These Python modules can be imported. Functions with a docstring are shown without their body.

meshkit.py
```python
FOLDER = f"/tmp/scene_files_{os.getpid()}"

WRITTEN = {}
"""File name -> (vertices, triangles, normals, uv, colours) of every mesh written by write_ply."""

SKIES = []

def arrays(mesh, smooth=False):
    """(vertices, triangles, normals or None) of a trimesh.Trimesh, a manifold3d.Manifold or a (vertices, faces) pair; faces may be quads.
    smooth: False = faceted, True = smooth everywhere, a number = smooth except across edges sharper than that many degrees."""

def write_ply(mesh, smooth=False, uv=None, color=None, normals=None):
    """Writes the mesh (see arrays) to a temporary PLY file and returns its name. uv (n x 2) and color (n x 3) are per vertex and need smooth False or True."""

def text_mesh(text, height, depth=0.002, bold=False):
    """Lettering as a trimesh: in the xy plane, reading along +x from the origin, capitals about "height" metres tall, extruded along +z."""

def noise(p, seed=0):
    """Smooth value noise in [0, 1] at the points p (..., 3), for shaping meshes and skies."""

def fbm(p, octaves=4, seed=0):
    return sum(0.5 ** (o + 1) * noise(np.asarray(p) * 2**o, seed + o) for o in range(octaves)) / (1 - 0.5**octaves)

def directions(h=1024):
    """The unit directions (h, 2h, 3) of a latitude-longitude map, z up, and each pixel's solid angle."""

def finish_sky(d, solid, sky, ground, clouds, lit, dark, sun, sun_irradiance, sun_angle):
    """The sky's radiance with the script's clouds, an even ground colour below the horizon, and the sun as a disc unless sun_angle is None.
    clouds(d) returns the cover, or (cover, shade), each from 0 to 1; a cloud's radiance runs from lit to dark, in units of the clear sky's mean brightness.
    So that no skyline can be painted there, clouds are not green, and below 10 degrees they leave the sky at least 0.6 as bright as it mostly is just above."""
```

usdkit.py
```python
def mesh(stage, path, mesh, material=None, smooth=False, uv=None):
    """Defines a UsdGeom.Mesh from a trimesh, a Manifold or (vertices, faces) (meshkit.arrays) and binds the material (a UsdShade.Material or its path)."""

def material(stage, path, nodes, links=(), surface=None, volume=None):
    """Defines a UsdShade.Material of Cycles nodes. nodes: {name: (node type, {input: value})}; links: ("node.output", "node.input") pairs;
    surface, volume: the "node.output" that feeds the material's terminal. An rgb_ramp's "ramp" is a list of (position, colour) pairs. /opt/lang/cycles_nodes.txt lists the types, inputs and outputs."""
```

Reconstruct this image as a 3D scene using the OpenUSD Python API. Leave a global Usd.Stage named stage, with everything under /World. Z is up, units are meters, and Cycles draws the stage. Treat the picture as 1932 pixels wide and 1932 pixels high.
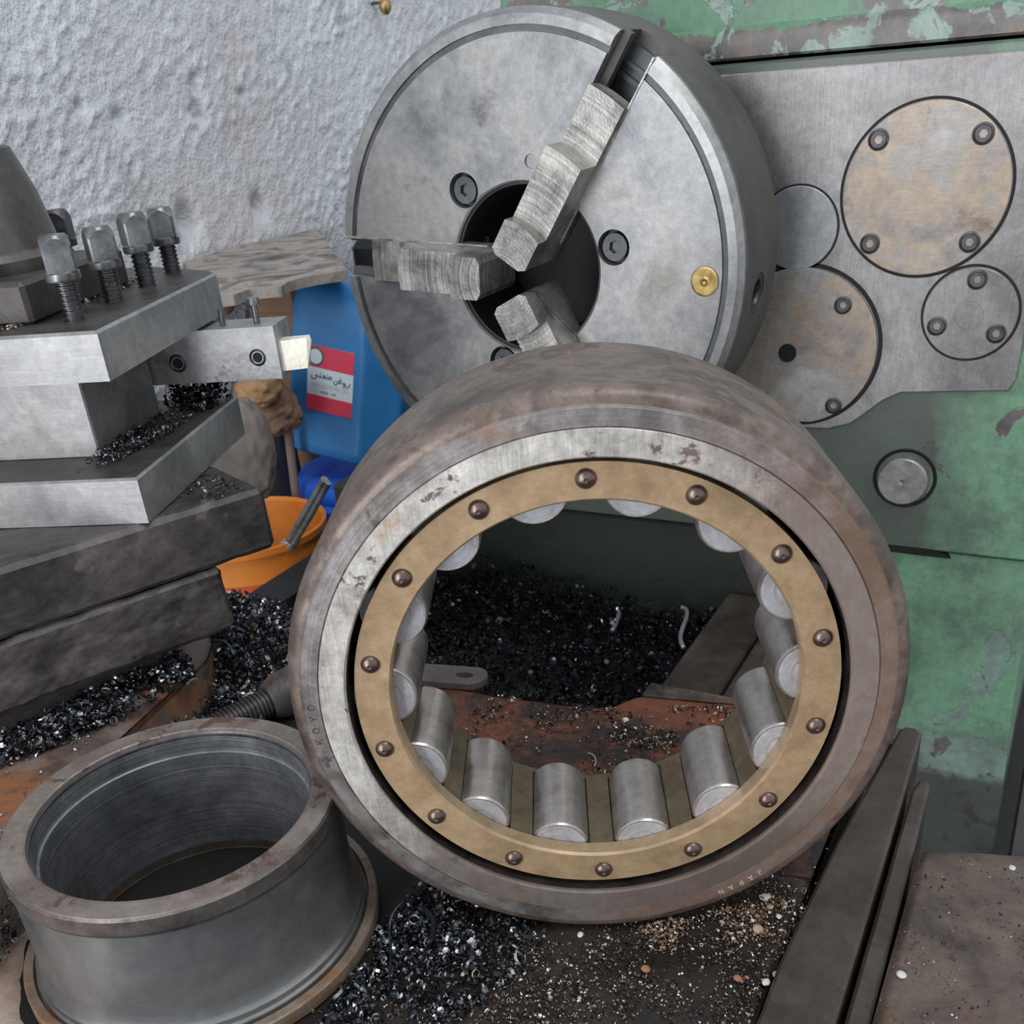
import math, random
import numpy as np, trimesh, usdkit, meshkit
import manifold3d as m3
from manifold3d import Manifold, CrossSection
from shapely.geometry import LineString, Polygon, Point
from shapely import affinity, union_all
from pxr import Usd, UsdGeom, UsdLux, UsdShade, Gf, Sdf

stage = Usd.Stage.CreateInMemory()
UsdGeom.SetStageUpAxis(stage, UsdGeom.Tokens.z)
UsdGeom.SetStageMetersPerUnit(stage, 1.0)
UsdGeom.Xform.Define(stage, '/World'); UsdGeom.Scope.Define(stage, '/World/Looks')

# ------------------------------------------------------------------ camera, sky, lights, exposure
# x runs across the lathe, y along the spindle away from the camera, z up. Coordinates below are measured from
# the camera (H metres above the floor); H is added when prims are placed.
H = 1.2225
FPX = 1957.86
IMR = np.array([0.88381, 0.46104, -0.07958]); IMD = np.array([0.17312, -0.48029, -0.85986]); FWD = np.array([-0.43465, 0.74617, -0.50429])
cam = UsdGeom.Camera.Define(stage, '/World/camera')
M = np.eye(4); M[0, :3] = IMR; M[1, :3] = -IMD; M[2, :3] = -FWD; M[3, :3] = (0, 0, H)
cam.AddTransformOp().Set(Gf.Matrix4d(*M.ravel().tolist()))
cam.CreateFocalLengthAttr(36 * FPX / 1932); cam.CreateHorizontalApertureAttr(36.0); cam.CreateVerticalApertureAttr(36.0)
cam.CreateVerticalApertureOffsetAttr(322 / 1932 * 36)
cam.CreateClippingRangeAttr(Gf.Vec2f(0.02, 50)); cam.CreateFStopAttr(26.0); cam.CreateFocusDistanceAttr(0.55)
cam.CreateExposureAttr(0.66)

dome = UsdLux.DomeLight.Define(stage, '/World/sky'); dome.CreateIntensityAttr(0.19); dome.CreateColorAttr(Gf.Vec3f(0.92, 0.96, 1.0))

def rect(name, pos, target, w, h, power, col):
    l = UsdLux.RectLight.Define(stage, '/World/' + name); l.CreateWidthAttr(w); l.CreateHeightAttr(h)
    l.CreateIntensityAttr(power); l.CreateColorAttr(Gf.Vec3f(*col))
    z = np.array(pos, float) - np.array(target, float); z /= np.linalg.norm(z)
    x = np.cross((0, 0, 1), z); x /= np.linalg.norm(x); y = np.cross(z, x)
    m = np.eye(4); m[0, :3] = x; m[1, :3] = y; m[2, :3] = z; m[3, :3] = np.array(pos) + (0, 0, H)
    l.AddTransformOp().Set(Gf.Matrix4d(*m.ravel().tolist()))
# the open workshop door behind the photographer, and a high window
rect('door_light', (-1.2, -2.5, 0.25), (-0.45, 0.5, -0.10), 2.0, 2.8, 6.0, (0.99, 0.98, 1.0))
rect('window_light', (0.7, 0.3, 2.4), (-0.6, 0.7, -0.2), 1.2, 0.8, 5.5, (0.93, 0.96, 1.0))

# ------------------------------------------------------------------ helpers
def ray(x, y):
    return IMR * (x - 966) / FPX + IMD * (y - 1288) / FPX + FWD
def atz(x, y, z): r = ray(x, y); return r * (z / r[2])
def aty(x, y, Y): r = ray(x, y); return r * (Y / r[1])
def atx(x, y, X): r = ray(x, y); return r * (X / r[0])

taken = {}
def numbered(path):
    k = taken.get(path, -1) + 1; taken[path] = k
    return path if k == 0 else f'{path}_{k:03d}'
def props(p, label=None, cat=None, group=None, kind=None):
    for k, v in (('label', label), ('category', cat), ('group', group), ('kind', kind)):
        if v: p.SetCustomDataByKey(k, v)
def mat4(pos=(0, 0, 0), x=(1, 0, 0), y=(0, 1, 0), z=(0, 0, 1)):
    m = np.eye(4); m[0, :3] = x; m[1, :3] = y; m[2, :3] = z; m[3, :3] = pos
    return m
def rotz(deg, pos=(0, 0, 0)):
    c, s = math.cos(math.radians(deg)), math.sin(math.radians(deg)); return mat4(pos, (c, s, 0), (-s, c, 0))
def thing(name, label, cat, m=None, group=None, kind=None):
    x = UsdGeom.Xform.Define(stage, numbered('/World/' + name))
    m = np.array(m if m is not None else np.eye(4)); m = m.copy(); m[3, 2] += H
    x.AddTransformOp().Set(Gf.Matrix4d(*m.ravel().tolist()))
    props(x.GetPrim(), label, cat, group, kind); return x.GetPrim()
def part(parent, name, mesh, mat, smooth=30, label=None, m=None, kind=None):
    g = usdkit.mesh(stage, numbered(str(parent.GetPath()) + '/' + name), mesh, mat, smooth)
    if m is not None: UsdGeom.Xformable(g).AddTransformOp().Set(Gf.Matrix4d(*np.asarray(m, float).ravel().tolist()))
    props(g.GetPrim(), label, kind=kind); return g.GetPrim()
def solo(name, mesh, mat, label=None, cat=None, smooth=30, m=None, group=None, kind=None):
    g = usdkit.mesh(stage, numbered('/World/' + name), mesh, mat, smooth)
    m = np.array(m if m is not None else np.eye(4)).copy(); m[3, 2] += H
    UsdGeom.Xformable(g).AddTransformOp().Set(Gf.Matrix4d(*m.ravel().tolist()))
    props(g.GetPrim(), label, cat, group, kind); return g.GetPrim()
def copy_of(src, m, label=None, group=None):
    r = thing(src.GetName(), label or src.GetCustomDataByKey('label'), src.GetCustomDataByKey('category'), m, group or src.GetCustomDataByKey('group'))
    r.GetReferences().AddInternalReference(src.GetPath()); r.SetInstanceable(True); return r

def lin(r, g, b):
    f = lambda c: c / 12.92 if c <= .04045 else ((c + .055) / 1.055) ** 2.4
    return tuple(f(v / 255.) for v in (r, g, b))

def lathe(prof, n=160):
    """closed (r, z) profile, turned about z"""
    p = np.array(prof, float); a = np.linspace(0, 2 * np.pi, n, endpoint=False); k = len(p)
    v = np.stack([p[None, :, 0] * np.cos(a)[:, None], p[None, :, 0] * np.sin(a)[:, None], np.repeat(p[None, :, 1], n, 0)], -1).reshape(-1, 3)
    i = np.arange(n)[:, None]; j = np.arange(k)[None]; A = i * k + j; B = ((i + 1) % n) * k + j; C = ((i + 1) % n) * k + (j + 1) % k; D = i * k + (j + 1) % k
    f = np.concatenate([np.stack([A, B, C], -1).reshape(-1, 3), np.stack([A, C, D], -1).reshape(-1, 3)])
    t = trimesh.Trimesh(v, f, process=True, merge_norm=True); t.update_faces(t.nondegenerate_faces()); trimesh.repair.fix_normals(t)
    return t
def man(t):
    return Manifold(m3.Mesh(np.asarray(t.vertices, np.float32), np.asarray(t.faces, np.uint32)))
def tri(m):
    q = m.to_mesh(); return trimesh.Trimesh(q.vert_properties[:, :3], q.tri_verts, process=True)
def mcyl(r, z0, z1, n=96, r2=None, x=0, y=0): return Manifold.cylinder(z1 - z0, r, r if r2 is None else r2, n).translate((x, y, z0))
def mbox(x0, x1, y0, y1, z0, z1): return Manifold.cube((x1 - x0, y1 - y0, z1 - z0)).translate((x0, y0, z0))
def cbox(x0, x1, y0, y1, z0, z1, c=.001):
    """chamfered box as a hull"""
    P = []
    for sx in (0, 1):
        for sy in (0, 1):
            for sz in (0, 1):
                b = np.array([(x0, x1)[sx], (y0, y1)[sy], (z0, z1)[sz]], float); s = np.array([1 - 2 * sx, 1 - 2 * sy, 1 - 2 * sz]) * c
                for ax in range(3):
                    q = b + s; q[ax] = b[ax]; P.append(q)
    return trimesh.convex.convex_hull(np.array(P))
def prism(poly, z0, z1, c=0.0):
    """extruded outline, top edge chamfered by c"""
    P = Polygon(poly) if not hasattr(poly, 'geom_type') else poly
    t = trimesh.creation.extrude_polygon(P, z1 - z0 - c, engine='earcut'); t.apply_translation((0, 0, z0))
    if c <= 0: return t
    a = np.array(P.exterior.coords)[:-1]; Q = P.buffer(-c, join_style=2); b = np.array(Q.exterior.coords)[:-1]
    if len(a) != len(b):
        return prism(P, z0, z1, 0)
    k = np.argmin([np.linalg.norm(b - a[0], axis=1)]); b = np.roll(b, -k, 0)
    if np.linalg.norm(b[1] - a[1]) > np.linalg.norm(b[-1] - a[1]): b = np.roll(b[::-1], 1, 0)
    n = len(a); v = np.vstack([np.c_[a, np.full(n, z1 - c)], np.c_[b, np.full(n, z1)]])
    i = np.arange(n); j = (i + 1) % n
    f = np.vstack([np.c_[i, j, n + j], np.c_[i, n + j, n + i]])
    cap = trimesh.creation.extrude_polygon(Polygon(b), 1e-5, engine='earcut'); cap.apply_translation((0, 0, z1 - 1e-5))
    tt = trimesh.util.concatenate([t, trimesh.Trimesh(v, f, process=False), cap]); return tt
def mrev(prof, n=160):
    return Manifold.revolve(CrossSection([prof], m3.FillRule.NonZero), n)
def xf(t, m):
    t = t.copy(); t.apply_transform(np.asarray(m).T); return t
def join(*t): return trimesh.util.concatenate([q if hasattr(q, 'vertices') else tri(q) for q in t])
def tube(pts, r, n=8, rr=None):
    P = np.array(pts, float); d = np.gradient(P, axis=0); d /= np.linalg.norm(d, axis=1)[:, None]
    u = np.cross(d, (0.3, 0.2, 0.93)); u /= np.linalg.norm(u, axis=1)[:, None]; w = np.cross(d, u)
    a = np.linspace(0, 2 * np.pi, n, endpoint=False); R = np.full(len(P), r) if rr is None else np.array(rr)
    v = (P[:, None] + R[:, None, None] * (u[:, None] * np.cos(a)[None, :, None] + w[:, None] * np.sin(a)[None, :, None])).reshape(-1, 3)
    i = np.arange(len(P) - 1)[:, None]; j = np.arange(n)[None]; j2 = (j + 1) % n
    A, B, C, D = i * n + j, i * n + j2, (i + 1) * n + j2, (i + 1) * n + j
    f = np.concatenate([np.stack([A, C, B], -1).reshape(-1, 3), np.stack([A, D, C], -1).reshape(-1, 3)])
    k = len(v); v = np.vstack([v, P[0], P[-1]]); e = (len(P) - 1) * n; jj = np.arange(n)
    f = np.vstack([f, np.c_[np.full(n, k), jj, (jj + 1) % n], np.c_[np.full(n, k + 1), e + (jj + 1) % n, e + jj]])
    t = trimesh.Trimesh(v, f, process=False); return t
def hexpts(r, n=6, ph=0): return [(r * math.cos(ph + k * 2 * math.pi / n), r * math.sin(ph + k * 2 * math.pi / n)) for k in range(n)]
def lump(center, size, seed, amp=.25, sub=4, freq=3., aniso=None):
    t = trimesh.creation.icosphere(sub); v = t.vertices
    d = meshkit.fbm(v * freq * .5 + seed * 7.3, 4, seed) - .5
    v = v * (1 + 2 * amp * d)[:, None] * np.array(size)
    t.vertices = v
    if aniso is not None: t.apply_transform(trimesh.transformations.rotation_matrix(*aniso))
    t.apply_translation(center); return t

# ------------------------------------------------------------------ materials
def look(name): return numbered('/World/Looks/' + name)
def metal(name, ramp, scale=30, metallic=.85, rough=(.3, .5), detail=5, rust=None, spots=None, turn=None, brush=None, bump=.15, bscale=600, rust2=None, stretch=None, grime_shade=None, fine=.22, fscale=150):
    """worn metal: ramp = patch colours over a noise; rust = (colour, threshold, scale[, softness]); spots the same, finer;
    turn = (K, strength): fine rings about the object's z axis; brush = (scale xyz, strength): streaks"""
    N = {'tc': ('texture_coordinate', {}), 'n1': ('noise_texture', {'scale': scale, 'detail': detail, 'roughness': .62, 'distortion': .4}),
         'rp': ('rgb_ramp', {'ramp': [(p, lin(*c)) for p, c in ramp]}), 'b': ('principled_bsdf', {'metallic': metallic}),
         'n2': ('noise_texture', {'scale': bscale, 'detail': 3.}), 'rr': ('map_range', {'from_min': .3, 'from_max': .7, 'to_min': rough[0], 'to_max': rough[1]}),
         'bp': ('bump', {'strength': bump, 'distance': .0005})}
    L = [('n1.fac', 'rp.fac'), ('n1.fac', 'rr.value'), ('tc.object', 'n2.vector')]
    if stretch:
        N['mp'] = ('mapping', {'scale': stretch}); L += [('tc.object', 'mp.vector'), ('mp.vector', 'n1.vector')]
    else: L += [('tc.object', 'n1.vector')]
    col, rgh, hgt = 'rp.color', 'rr.result', 'n2.fac'
    if turn:
        N.update({'sx': ('separate_xyz', {}), 'xx': ('math', {'math_type': 'multiply'}), 'yy': ('math', {'math_type': 'multiply'}), 'ad': ('math', {'math_type': 'add'}),
                  'sq': ('math', {'math_type': 'sqrt'}), 'az': ('math', {'math_type': 'multiply_add', 'value2': 1.37}), 'tn': ('noise_texture', {'dimensions': '1D', 'scale': turn[0], 'detail': 4., 'roughness': .7}),
                  'tm': ('map_range', {'from_min': .3, 'from_max': .7, 'to_min': 1 - turn[1], 'to_max': 1.}), 'tx': ('mix_color', {'blend_type': 'multiply', 'fac': 1.}),
                  'th': ('math', {'math_type': 'multiply_add', 'value2': 1.2})})
        L += [('tc.object', 'sx.vector'), ('sx.x', 'xx.value1'), ('sx.x', 'xx.value2'), ('sx.y', 'yy.value1'), ('sx.y', 'yy.value2'), ('xx.value', 'ad.value1'), ('yy.value', 'ad.value2'), ('ad.value', 'sq.value1'),
              ('sx.z', 'az.value1'), ('sq.value', 'az.value3'), ('az.value', 'tn.w'), ('tn.fac', 'tm.value'), (col, 'tx.a'), ('tm.result', 'tx.b'), ('tn.fac', 'th.value1'), (hgt, 'th.value3')]
        col, hgt = 'tx.result', 'th.value'
    if brush:
        N.update({'bm': ('mapping', {'scale': brush[0], 'rotation': brush[2] if len(brush) > 2 else (0, 0, 0)}), 'bn': ('noise_texture', {'scale': 1., 'detail': 4., 'roughness': .7}),
                  'bt': ('map_range', {'from_min': .3, 'from_max': .7, 'to_min': 1 - brush[1], 'to_max': 1.}), 'bx': ('mix_color', {'blend_type': 'multiply', 'fac': 1.}), 'bh': ('math', {'math_type': 'multiply_add', 'value2': 1.2})})
        L += [('tc.object', 'bm.vector'), ('bm.vector', 'bn.vector'), ('bn.fac', 'bt.value'), (col, 'bx.a'), ('bt.result', 'bx.b'), ('bn.fac', 'bh.value1'), (hgt, 'bh.value3')]
        col, hgt = 'bx.result', 'bh.value'
    if fine:
        N.update({'fn': ('noise_texture', {'scale': fscale, 'detail': 7., 'roughness': .78}), 'fm': ('map_range', {'from_min': .33, 'from_max': .67, 'to_min': 1 - fine, 'to_max': 1 + fine * .55}), 'fx': ('mix_color', {'blend_type': 'multiply', 'fac': 1., 'use_clamp': False})})
        L += [('tc.object', 'fn.vector'), ('fn.fac', 'fm.value'), (col, 'fx.a'), ('fm.result', 'fx.b')]; col = 'fx.result'
    met = None
    for k, R in enumerate([q for q in (rust, rust2, spots) if q]):
        c, th, sc = R[:3]; soft = R[3] if len(R) > 3 else .06
        N.update({f'rn{k}': ('noise_texture', {'scale': sc, 'detail': 8., 'roughness': .68, 'distortion': .3}), f'rm{k}': ('map_range', {'from_min': th, 'from_max': th + soft, 'clamp': True}),
                  f'ro{k}': ('mapping', {'location': (k * 3.1 + .7, 1.3 * k, .4)}), f'rc{k}': ('mix_color', {'b': lin(*c)}), f'rf{k}': ('mix_float', {'b': .75}), f'me{k}': ('mix_float', {'a': metallic, 'b': metallic * .35})})
        L += [('tc.object', f'ro{k}.vector'), (f'ro{k}.vector', f'rn{k}.vector'), (f'rn{k}.fac', f'rm{k}.value'), (f'rm{k}.result', f'rc{k}.fac'), (col, f'rc{k}.a'), (f'rm{k}.result', f'rf{k}.fac'), (rgh, f'rf{k}.a'), (f'rm{k}.result', f'me{k}.fac')]
        if met: L.append((met, f'me{k}.a'))
        col, rgh, met = f'rc{k}.result', f'rf{k}.result', f'me{k}.result'
    for k, (c, d, a, b_, amt, sc) in enumerate(grime_shade or []):  # tint fading in along a direction: real dirt and some painted shade
        N.update({f'gd{k}': ('mapping', {'scale': d}), f'gs{k}': ('separate_xyz', {}), f'g1{k}': ('math', {'math_type': 'add'}), f'g2{k}': ('math', {'math_type': 'add'}), f'gm{k}': ('map_range', {'from_min': a, 'from_max': b_, 'to_min': -.3, 'to_max': .8, 'clamp': True}),
                  f'gn{k}': ('noise_texture', {'scale': sc, 'detail': 8., 'roughness': .68}), f'ga{k}': ('math', {'math_type': 'add'}), f'gb{k}': ('map_range', {'from_min': .42, 'from_max': .85, 'to_max': amt, 'clamp': True}), f'gc{k}': ('mix_color', {'b': lin(*c)}), f'gr{k}': ('mix_float', {'b': .7})})
        L += [('tc.object', f'gd{k}.vector'), (f'gd{k}.vector', f'gs{k}.vector'), (f'gs{k}.x', f'g1{k}.value1'), (f'gs{k}.y', f'g1{k}.value2'), (f'g1{k}.value', f'g2{k}.value1'), (f'gs{k}.z', f'g2{k}.value2'), (f'g2{k}.value', f'gm{k}.value'), ('tc.object', f'gn{k}.vector'),
              (f'gm{k}.result', f'ga{k}.value1'), (f'gn{k}.fac', f'ga{k}.value2'), (f'ga{k}.value', f'gb{k}.value'), (f'gb{k}.result', f'gc{k}.fac'), (col, f'gc{k}.a'), (f'gb{k}.result', f'gr{k}.fac'), (rgh, f'gr{k}.a')]
        col, rgh = f'gc{k}.result', f'gr{k}.result'
    if met: L.append((met, 'b.metallic'))
    L += [(col, 'b.base_color'), (rgh, 'b.roughness'), (hgt, 'bp.height'), ('bp.normal', 'b.normal')]
    return usdkit.material(stage, look(name), N, L, surface='b.BSDF')
def plain(name, c, rough=.5, metallic=0., var=None, scale=20, bump=0., bscale=300):
    N = {'tc': ('texture_coordinate', {}), 'n': ('noise_texture', {'scale': scale, 'detail': 4.}), 'rp': ('rgb_ramp', {'ramp': [(.3, lin(*c)), (.7, lin(*(var or c)))]}), 'b': ('principled_bsdf', {'roughness': rough, 'metallic': metallic}),
         'n2': ('noise_texture', {'scale': bscale, 'detail': 4.}), 'bp': ('bump', {'strength': bump, 'distance': .001})}
    L = [('tc.object', 'n.vector'), ('n.fac', 'rp.fac'), ('rp.color', 'b.base_color'), ('tc.object', 'n2.vector')]
    if bump: L += [('n2.fac', 'bp.height'), ('bp.normal', 'b.normal')]
    return usdkit.material(stage, look(name), N, L, surface='b.BSDF')

STEEL = [(.25, (104, 106, 108)), (.45, (150, 152, 155)), (.62, (176, 178, 180)), (.8, (136, 134, 132))]
m_chuck = metal('chuck_face_steel', [(.3, (112, 114, 118)), (.43, (138, 140, 142)), (.55, (158, 159, 158)), (.68, (142, 140, 135)), (.8, (172, 173, 172))], 15, .7, (.34, .5), spots=((106, 108, 112), .60, 24, .12), rust2=((122, 114, 104), .66, 16, .12), bump=.1, grime_shade=[((78, 76, 73), (0, 0, -1), .003, .016, .8, 18)])  # last layer paints the rim side darker, to offset its bright reflections
m_chuckgroove = metal('groove_steel', [(.3, (70, 74, 78)), (.7, (110, 113, 116))], 20, .7, (.4, .6))
m_jaw = metal('jaw_steel', [(.3, (128, 127, 124)), (.5, (176, 175, 170)), (.7, (206, 204, 198))], 40, .7, (.3, .48), turn=(240, .42), bump=.25)
m_screw = metal('blackened_screw_steel', [(.3, (52, 52, 54)), (.7, (100, 100, 102))], 120, .75, (.35, .55))
m_brass = metal('brass_plug', [(.3, (130, 105, 60)), (.7, (200, 175, 115))], 90, .8, (.35, .5))
m_bore2 = plain('oily_grey_bore', (34, 36, 39), .5, .3, (58, 60, 63), 30)
m_dark = plain('dark_hollow', (16, 17, 19), .7)
m_ring = metal('bearing_ring_steel', [(.32, (70, 60, 55)), (.43, (102, 90, 82)), (.53, (126, 114, 106)), (.62, (94, 82, 74)), (.72, (144, 138, 132))], 24, .5, (.36, .55), rust=((116, 84, 64), .56, 16, .14), spots=((74, 62, 57), .60, 60, .1), rust2=((178, 174, 166), .66, 30, .05), turn=(260, .14), bump=.14, fine=.3)
m_ringface = metal('bearing_face_steel', [(.32, (84, 78, 76)), (.45, (118, 112, 110)), (.56, (146, 141, 140)), (.7, (108, 98, 92))], 26, .5, (.36, .52), rust=((132, 96, 72), .55, 15, .14), rust2=((62, 54, 53), .60, 44, .08), bump=.14, grime_shade=[((128, 98, 78), (1, -.35, 0), -.02, .14, .6, 30)], turn=(300, .16), fine=.32)
m_polish = metal('polished_band_steel', [(.3, (160, 154, 148)), (.5, (210, 206, 200)), (.7, (230, 226, 221))], 34, .45, (.34, .48), rust=((98, 86, 80), .585, 55, .04), rust2=((152, 116, 80), .60, 20, .12), brush=((900, 60, 60), .3, (0, 0, .6)), bump=.2, grime_shade=[((116, 102, 92), (1, -.15, 0), -.01, .11, .85, 34), ((92, 80, 73), (0, -1, 0), .02, .13, .85, 36)], fine=.3)
m_race = metal('oily_raceway_steel', [(.3, (30, 27, 26)), (.7, (66, 58, 54))], 60, .5, (.35, .6))
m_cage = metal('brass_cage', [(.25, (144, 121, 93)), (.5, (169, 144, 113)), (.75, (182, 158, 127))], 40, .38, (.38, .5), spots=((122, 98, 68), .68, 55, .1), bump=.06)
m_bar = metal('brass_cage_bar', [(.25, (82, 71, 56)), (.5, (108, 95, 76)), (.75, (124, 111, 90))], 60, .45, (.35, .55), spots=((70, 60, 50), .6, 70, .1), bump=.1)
m_rivet = metal('brown_rivet_steel', [(.3, (96, 80, 74)), (.7, (128, 112, 106))], 200, .85, (.28, .4), bump=.15)
m_roller = metal('roller_steel', [(.25, (150, 140, 135)), (.5, (186, 178, 174)), (.75, (200, 195, 192))], 30, .85, (.24, .36), spots=((110, 92, 84), .66, 90, .1), brush=((500, 500, 8), .18), bump=.1)
m_rollend = metal('roller_end_steel', [(.3, (168, 170, 176)), (.7, (196, 198, 204))], 50, .6, (.4, .5), turn=(900, .12), spots=((120, 104, 96), .68, 80, .1))
m_stamp = plain('stamped_letter', (46, 42, 42), .6)
m_stamp2 = plain('stamped_letter_bright', (186, 168, 156), .5)
m_sleeve = metal('sleeve_body_steel', [(.25, (96, 98, 100)), (.45, (124, 127, 129)), (.65, (144, 146, 146)), (.85, (114, 108, 100))], 18, .7, (.28, .38), turn=(300, .05), bump=.05, fine=.1, fscale=70)
m_sleeverim = metal('sleeve_rim_steel', [(.25, (92, 82, 76)), (.42, (126, 114, 106)), (.6, (146, 136, 128)), (.8, (110, 98, 92))], 30, .5, (.42, .6), rust=((82, 66, 58), .56, 38, .05), stretch=None, turn=(500, .12), bump=.15)
m_collar = metal('sleeve_collar_steel', [(.3, (92, 86, 84)), (.6, (124, 118, 116))], 50, .75, (.30, .45), bump=.3, bscale=300)
m_bore = metal('sleeve_bore_steel', [(.25, (96, 99, 103)), (.5, (140, 144, 148)), (.75, (178, 181, 184))], 20, .55, (.22, .36), turn=(500, .5), spots=((60, 54, 52), .66, 40, .08), bump=.3)
m_flange = metal('sleeve_flange_steel', [(.3, (98, 86, 76)), (.6, (142, 128, 114))], 40, .4, (.4, .6), rust=((128, 82, 48), .48, 24, .12))
m_post = metal('tool_post_machined_steel', [(.25, (112, 112, 113)), (.45, (142, 144, 145)), (.62, (166, 167, 167)), (.8, (130, 122, 114))], 22, .6, (.36, .5), spots=((96, 94, 94), .66, 50, .1), brush=((40, 30, 700), .12), bump=.1)
m_posttop = metal('oily_dark_steel', [(.3, (50, 48, 48)), (.6, (84, 80, 78)), (.8, (100, 94, 88))], 30, .5, (.35, .6), rust=((96, 76, 62), .6, 24, .15), bump=.25)
m_hub = metal('hub_steel', [(.3, (62, 60, 58)), (.5, (96, 92, 88)), (.75, (124, 120, 116))], 18, .8, (.3, .45), stretch=(1, 1, .35))
m_bolt = metal('bolt_head_steel', [(.3, (92, 94, 96)), (.5, (124, 126, 128)), (.7, (156, 158, 160))], 60, .8, (.28, .42), bump=.15)
m_thread = metal('thread_steel', [(.3, (56, 58, 60)), (.7, (104, 106, 108))], 90, .85, (.3, .45))
m_toolbar = metal('tool_bar_steel', [(.25, (104, 106, 108)), (.5, (150, 152, 154)), (.75, (182, 183, 183))], 40, .6, (.35, .5), bump=.4, bscale=260, spots=((86, 86, 88), .62, 50, .1))
m_insert = metal('carbide_tip', [(.3, (226, 220, 206)), (.7, (250, 248, 240))], 60, .3, (.3, .45), spots=((150, 118, 84), .64, 90, .08))
m_cast = metal('dark_oily_casting', [(.32, (44, 41, 41)), (.45, (72, 68, 66)), (.58, (94, 88, 85)), (.7, (66, 57, 52))], 14, .2, (.42, .65), rust=((118, 84, 64), .53, 11, .14), rust2=((104, 98, 94), .60, 26, .1), spots=((30, 28, 28), .60, 50, .08), bump=.5, bscale=180, fine=.35)
m_wing = metal('rusty_wing_casting', [(.32, (74, 63, 56)), (.45, (112, 99, 90)), (.58, (136, 124, 115)), (.7, (100, 80, 67))], 14, .25, (.4, .6), rust=((140, 88, 52), .53, 12, .12), bump=.35, bscale=220)
m_bed = metal('oily_bed_plate', [(.25, (20, 17, 16)), (.45, (38, 32, 29)), (.62, (56, 46, 41)), (.8, (38, 32, 29))], 18, .1, (.32, .55), rust=((88, 50, 34), .68, 9, .1), grime_shade=[((12, 11, 11), (-1, 0, 0), .25, .30, .9, 24)], spots=((14, 13, 13), .58, 34, .1), bump=.6, bscale=160)  # left part darkened: soaked oil plus painted shade inside the sleeve bore
m_bedrust = metal('rusty_bed_edge', [(.32, (34, 26, 23)), (.46, (58, 40, 32)), (.58, (108, 60, 38)), (.7, (56, 40, 33))], 26, .05, (.5, .75), rust=((28, 23, 22), .48, 30, .14), grime_shade=[((120, 68, 44), (.16, 1, 0), .485, .55, .6, 60)], fine=.4, fscale=110, bump=.7, bscale=260)
m_pink = metal('pink_rusty_plate', [(.25, (120, 98, 84)), (.45, (164, 142, 128)), (.65, (182, 164, 152)), (.8, (150, 122, 104))], 16, .2, (.45, .65), rust=((146, 98, 62), .56, 11, .14), bump=.3)
m_rail = metal('bed_way_steel', [(.3, (54, 48, 44)), (.5, (80, 72, 66)), (.7, (98, 89, 82))], 12, .35, (.38, .55), spots=((96, 84, 74), .68, 50, .1), brush=((60, 3, 60), .25), bump=.25)
m_wingplate = metal('brown_saddle_plate', [(.32, (56, 47, 42)), (.45, (84, 73, 66)), (.58, (106, 93, 84)), (.7, (70, 58, 51))], 16, .3, (.38, .55), rust=((112, 76, 54), .63, 14, .12), spots=((46, 40, 38), .6, 60, .1), bump=.3)
m_pit = plain('oily_black_pit', (12, 12, 13), .45, .1, (24, 24, 26), 30, .6)
m_tray = plain('oily_tray', (24, 24, 26), .5, .1, (40, 38, 36), 10, .5)
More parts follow.
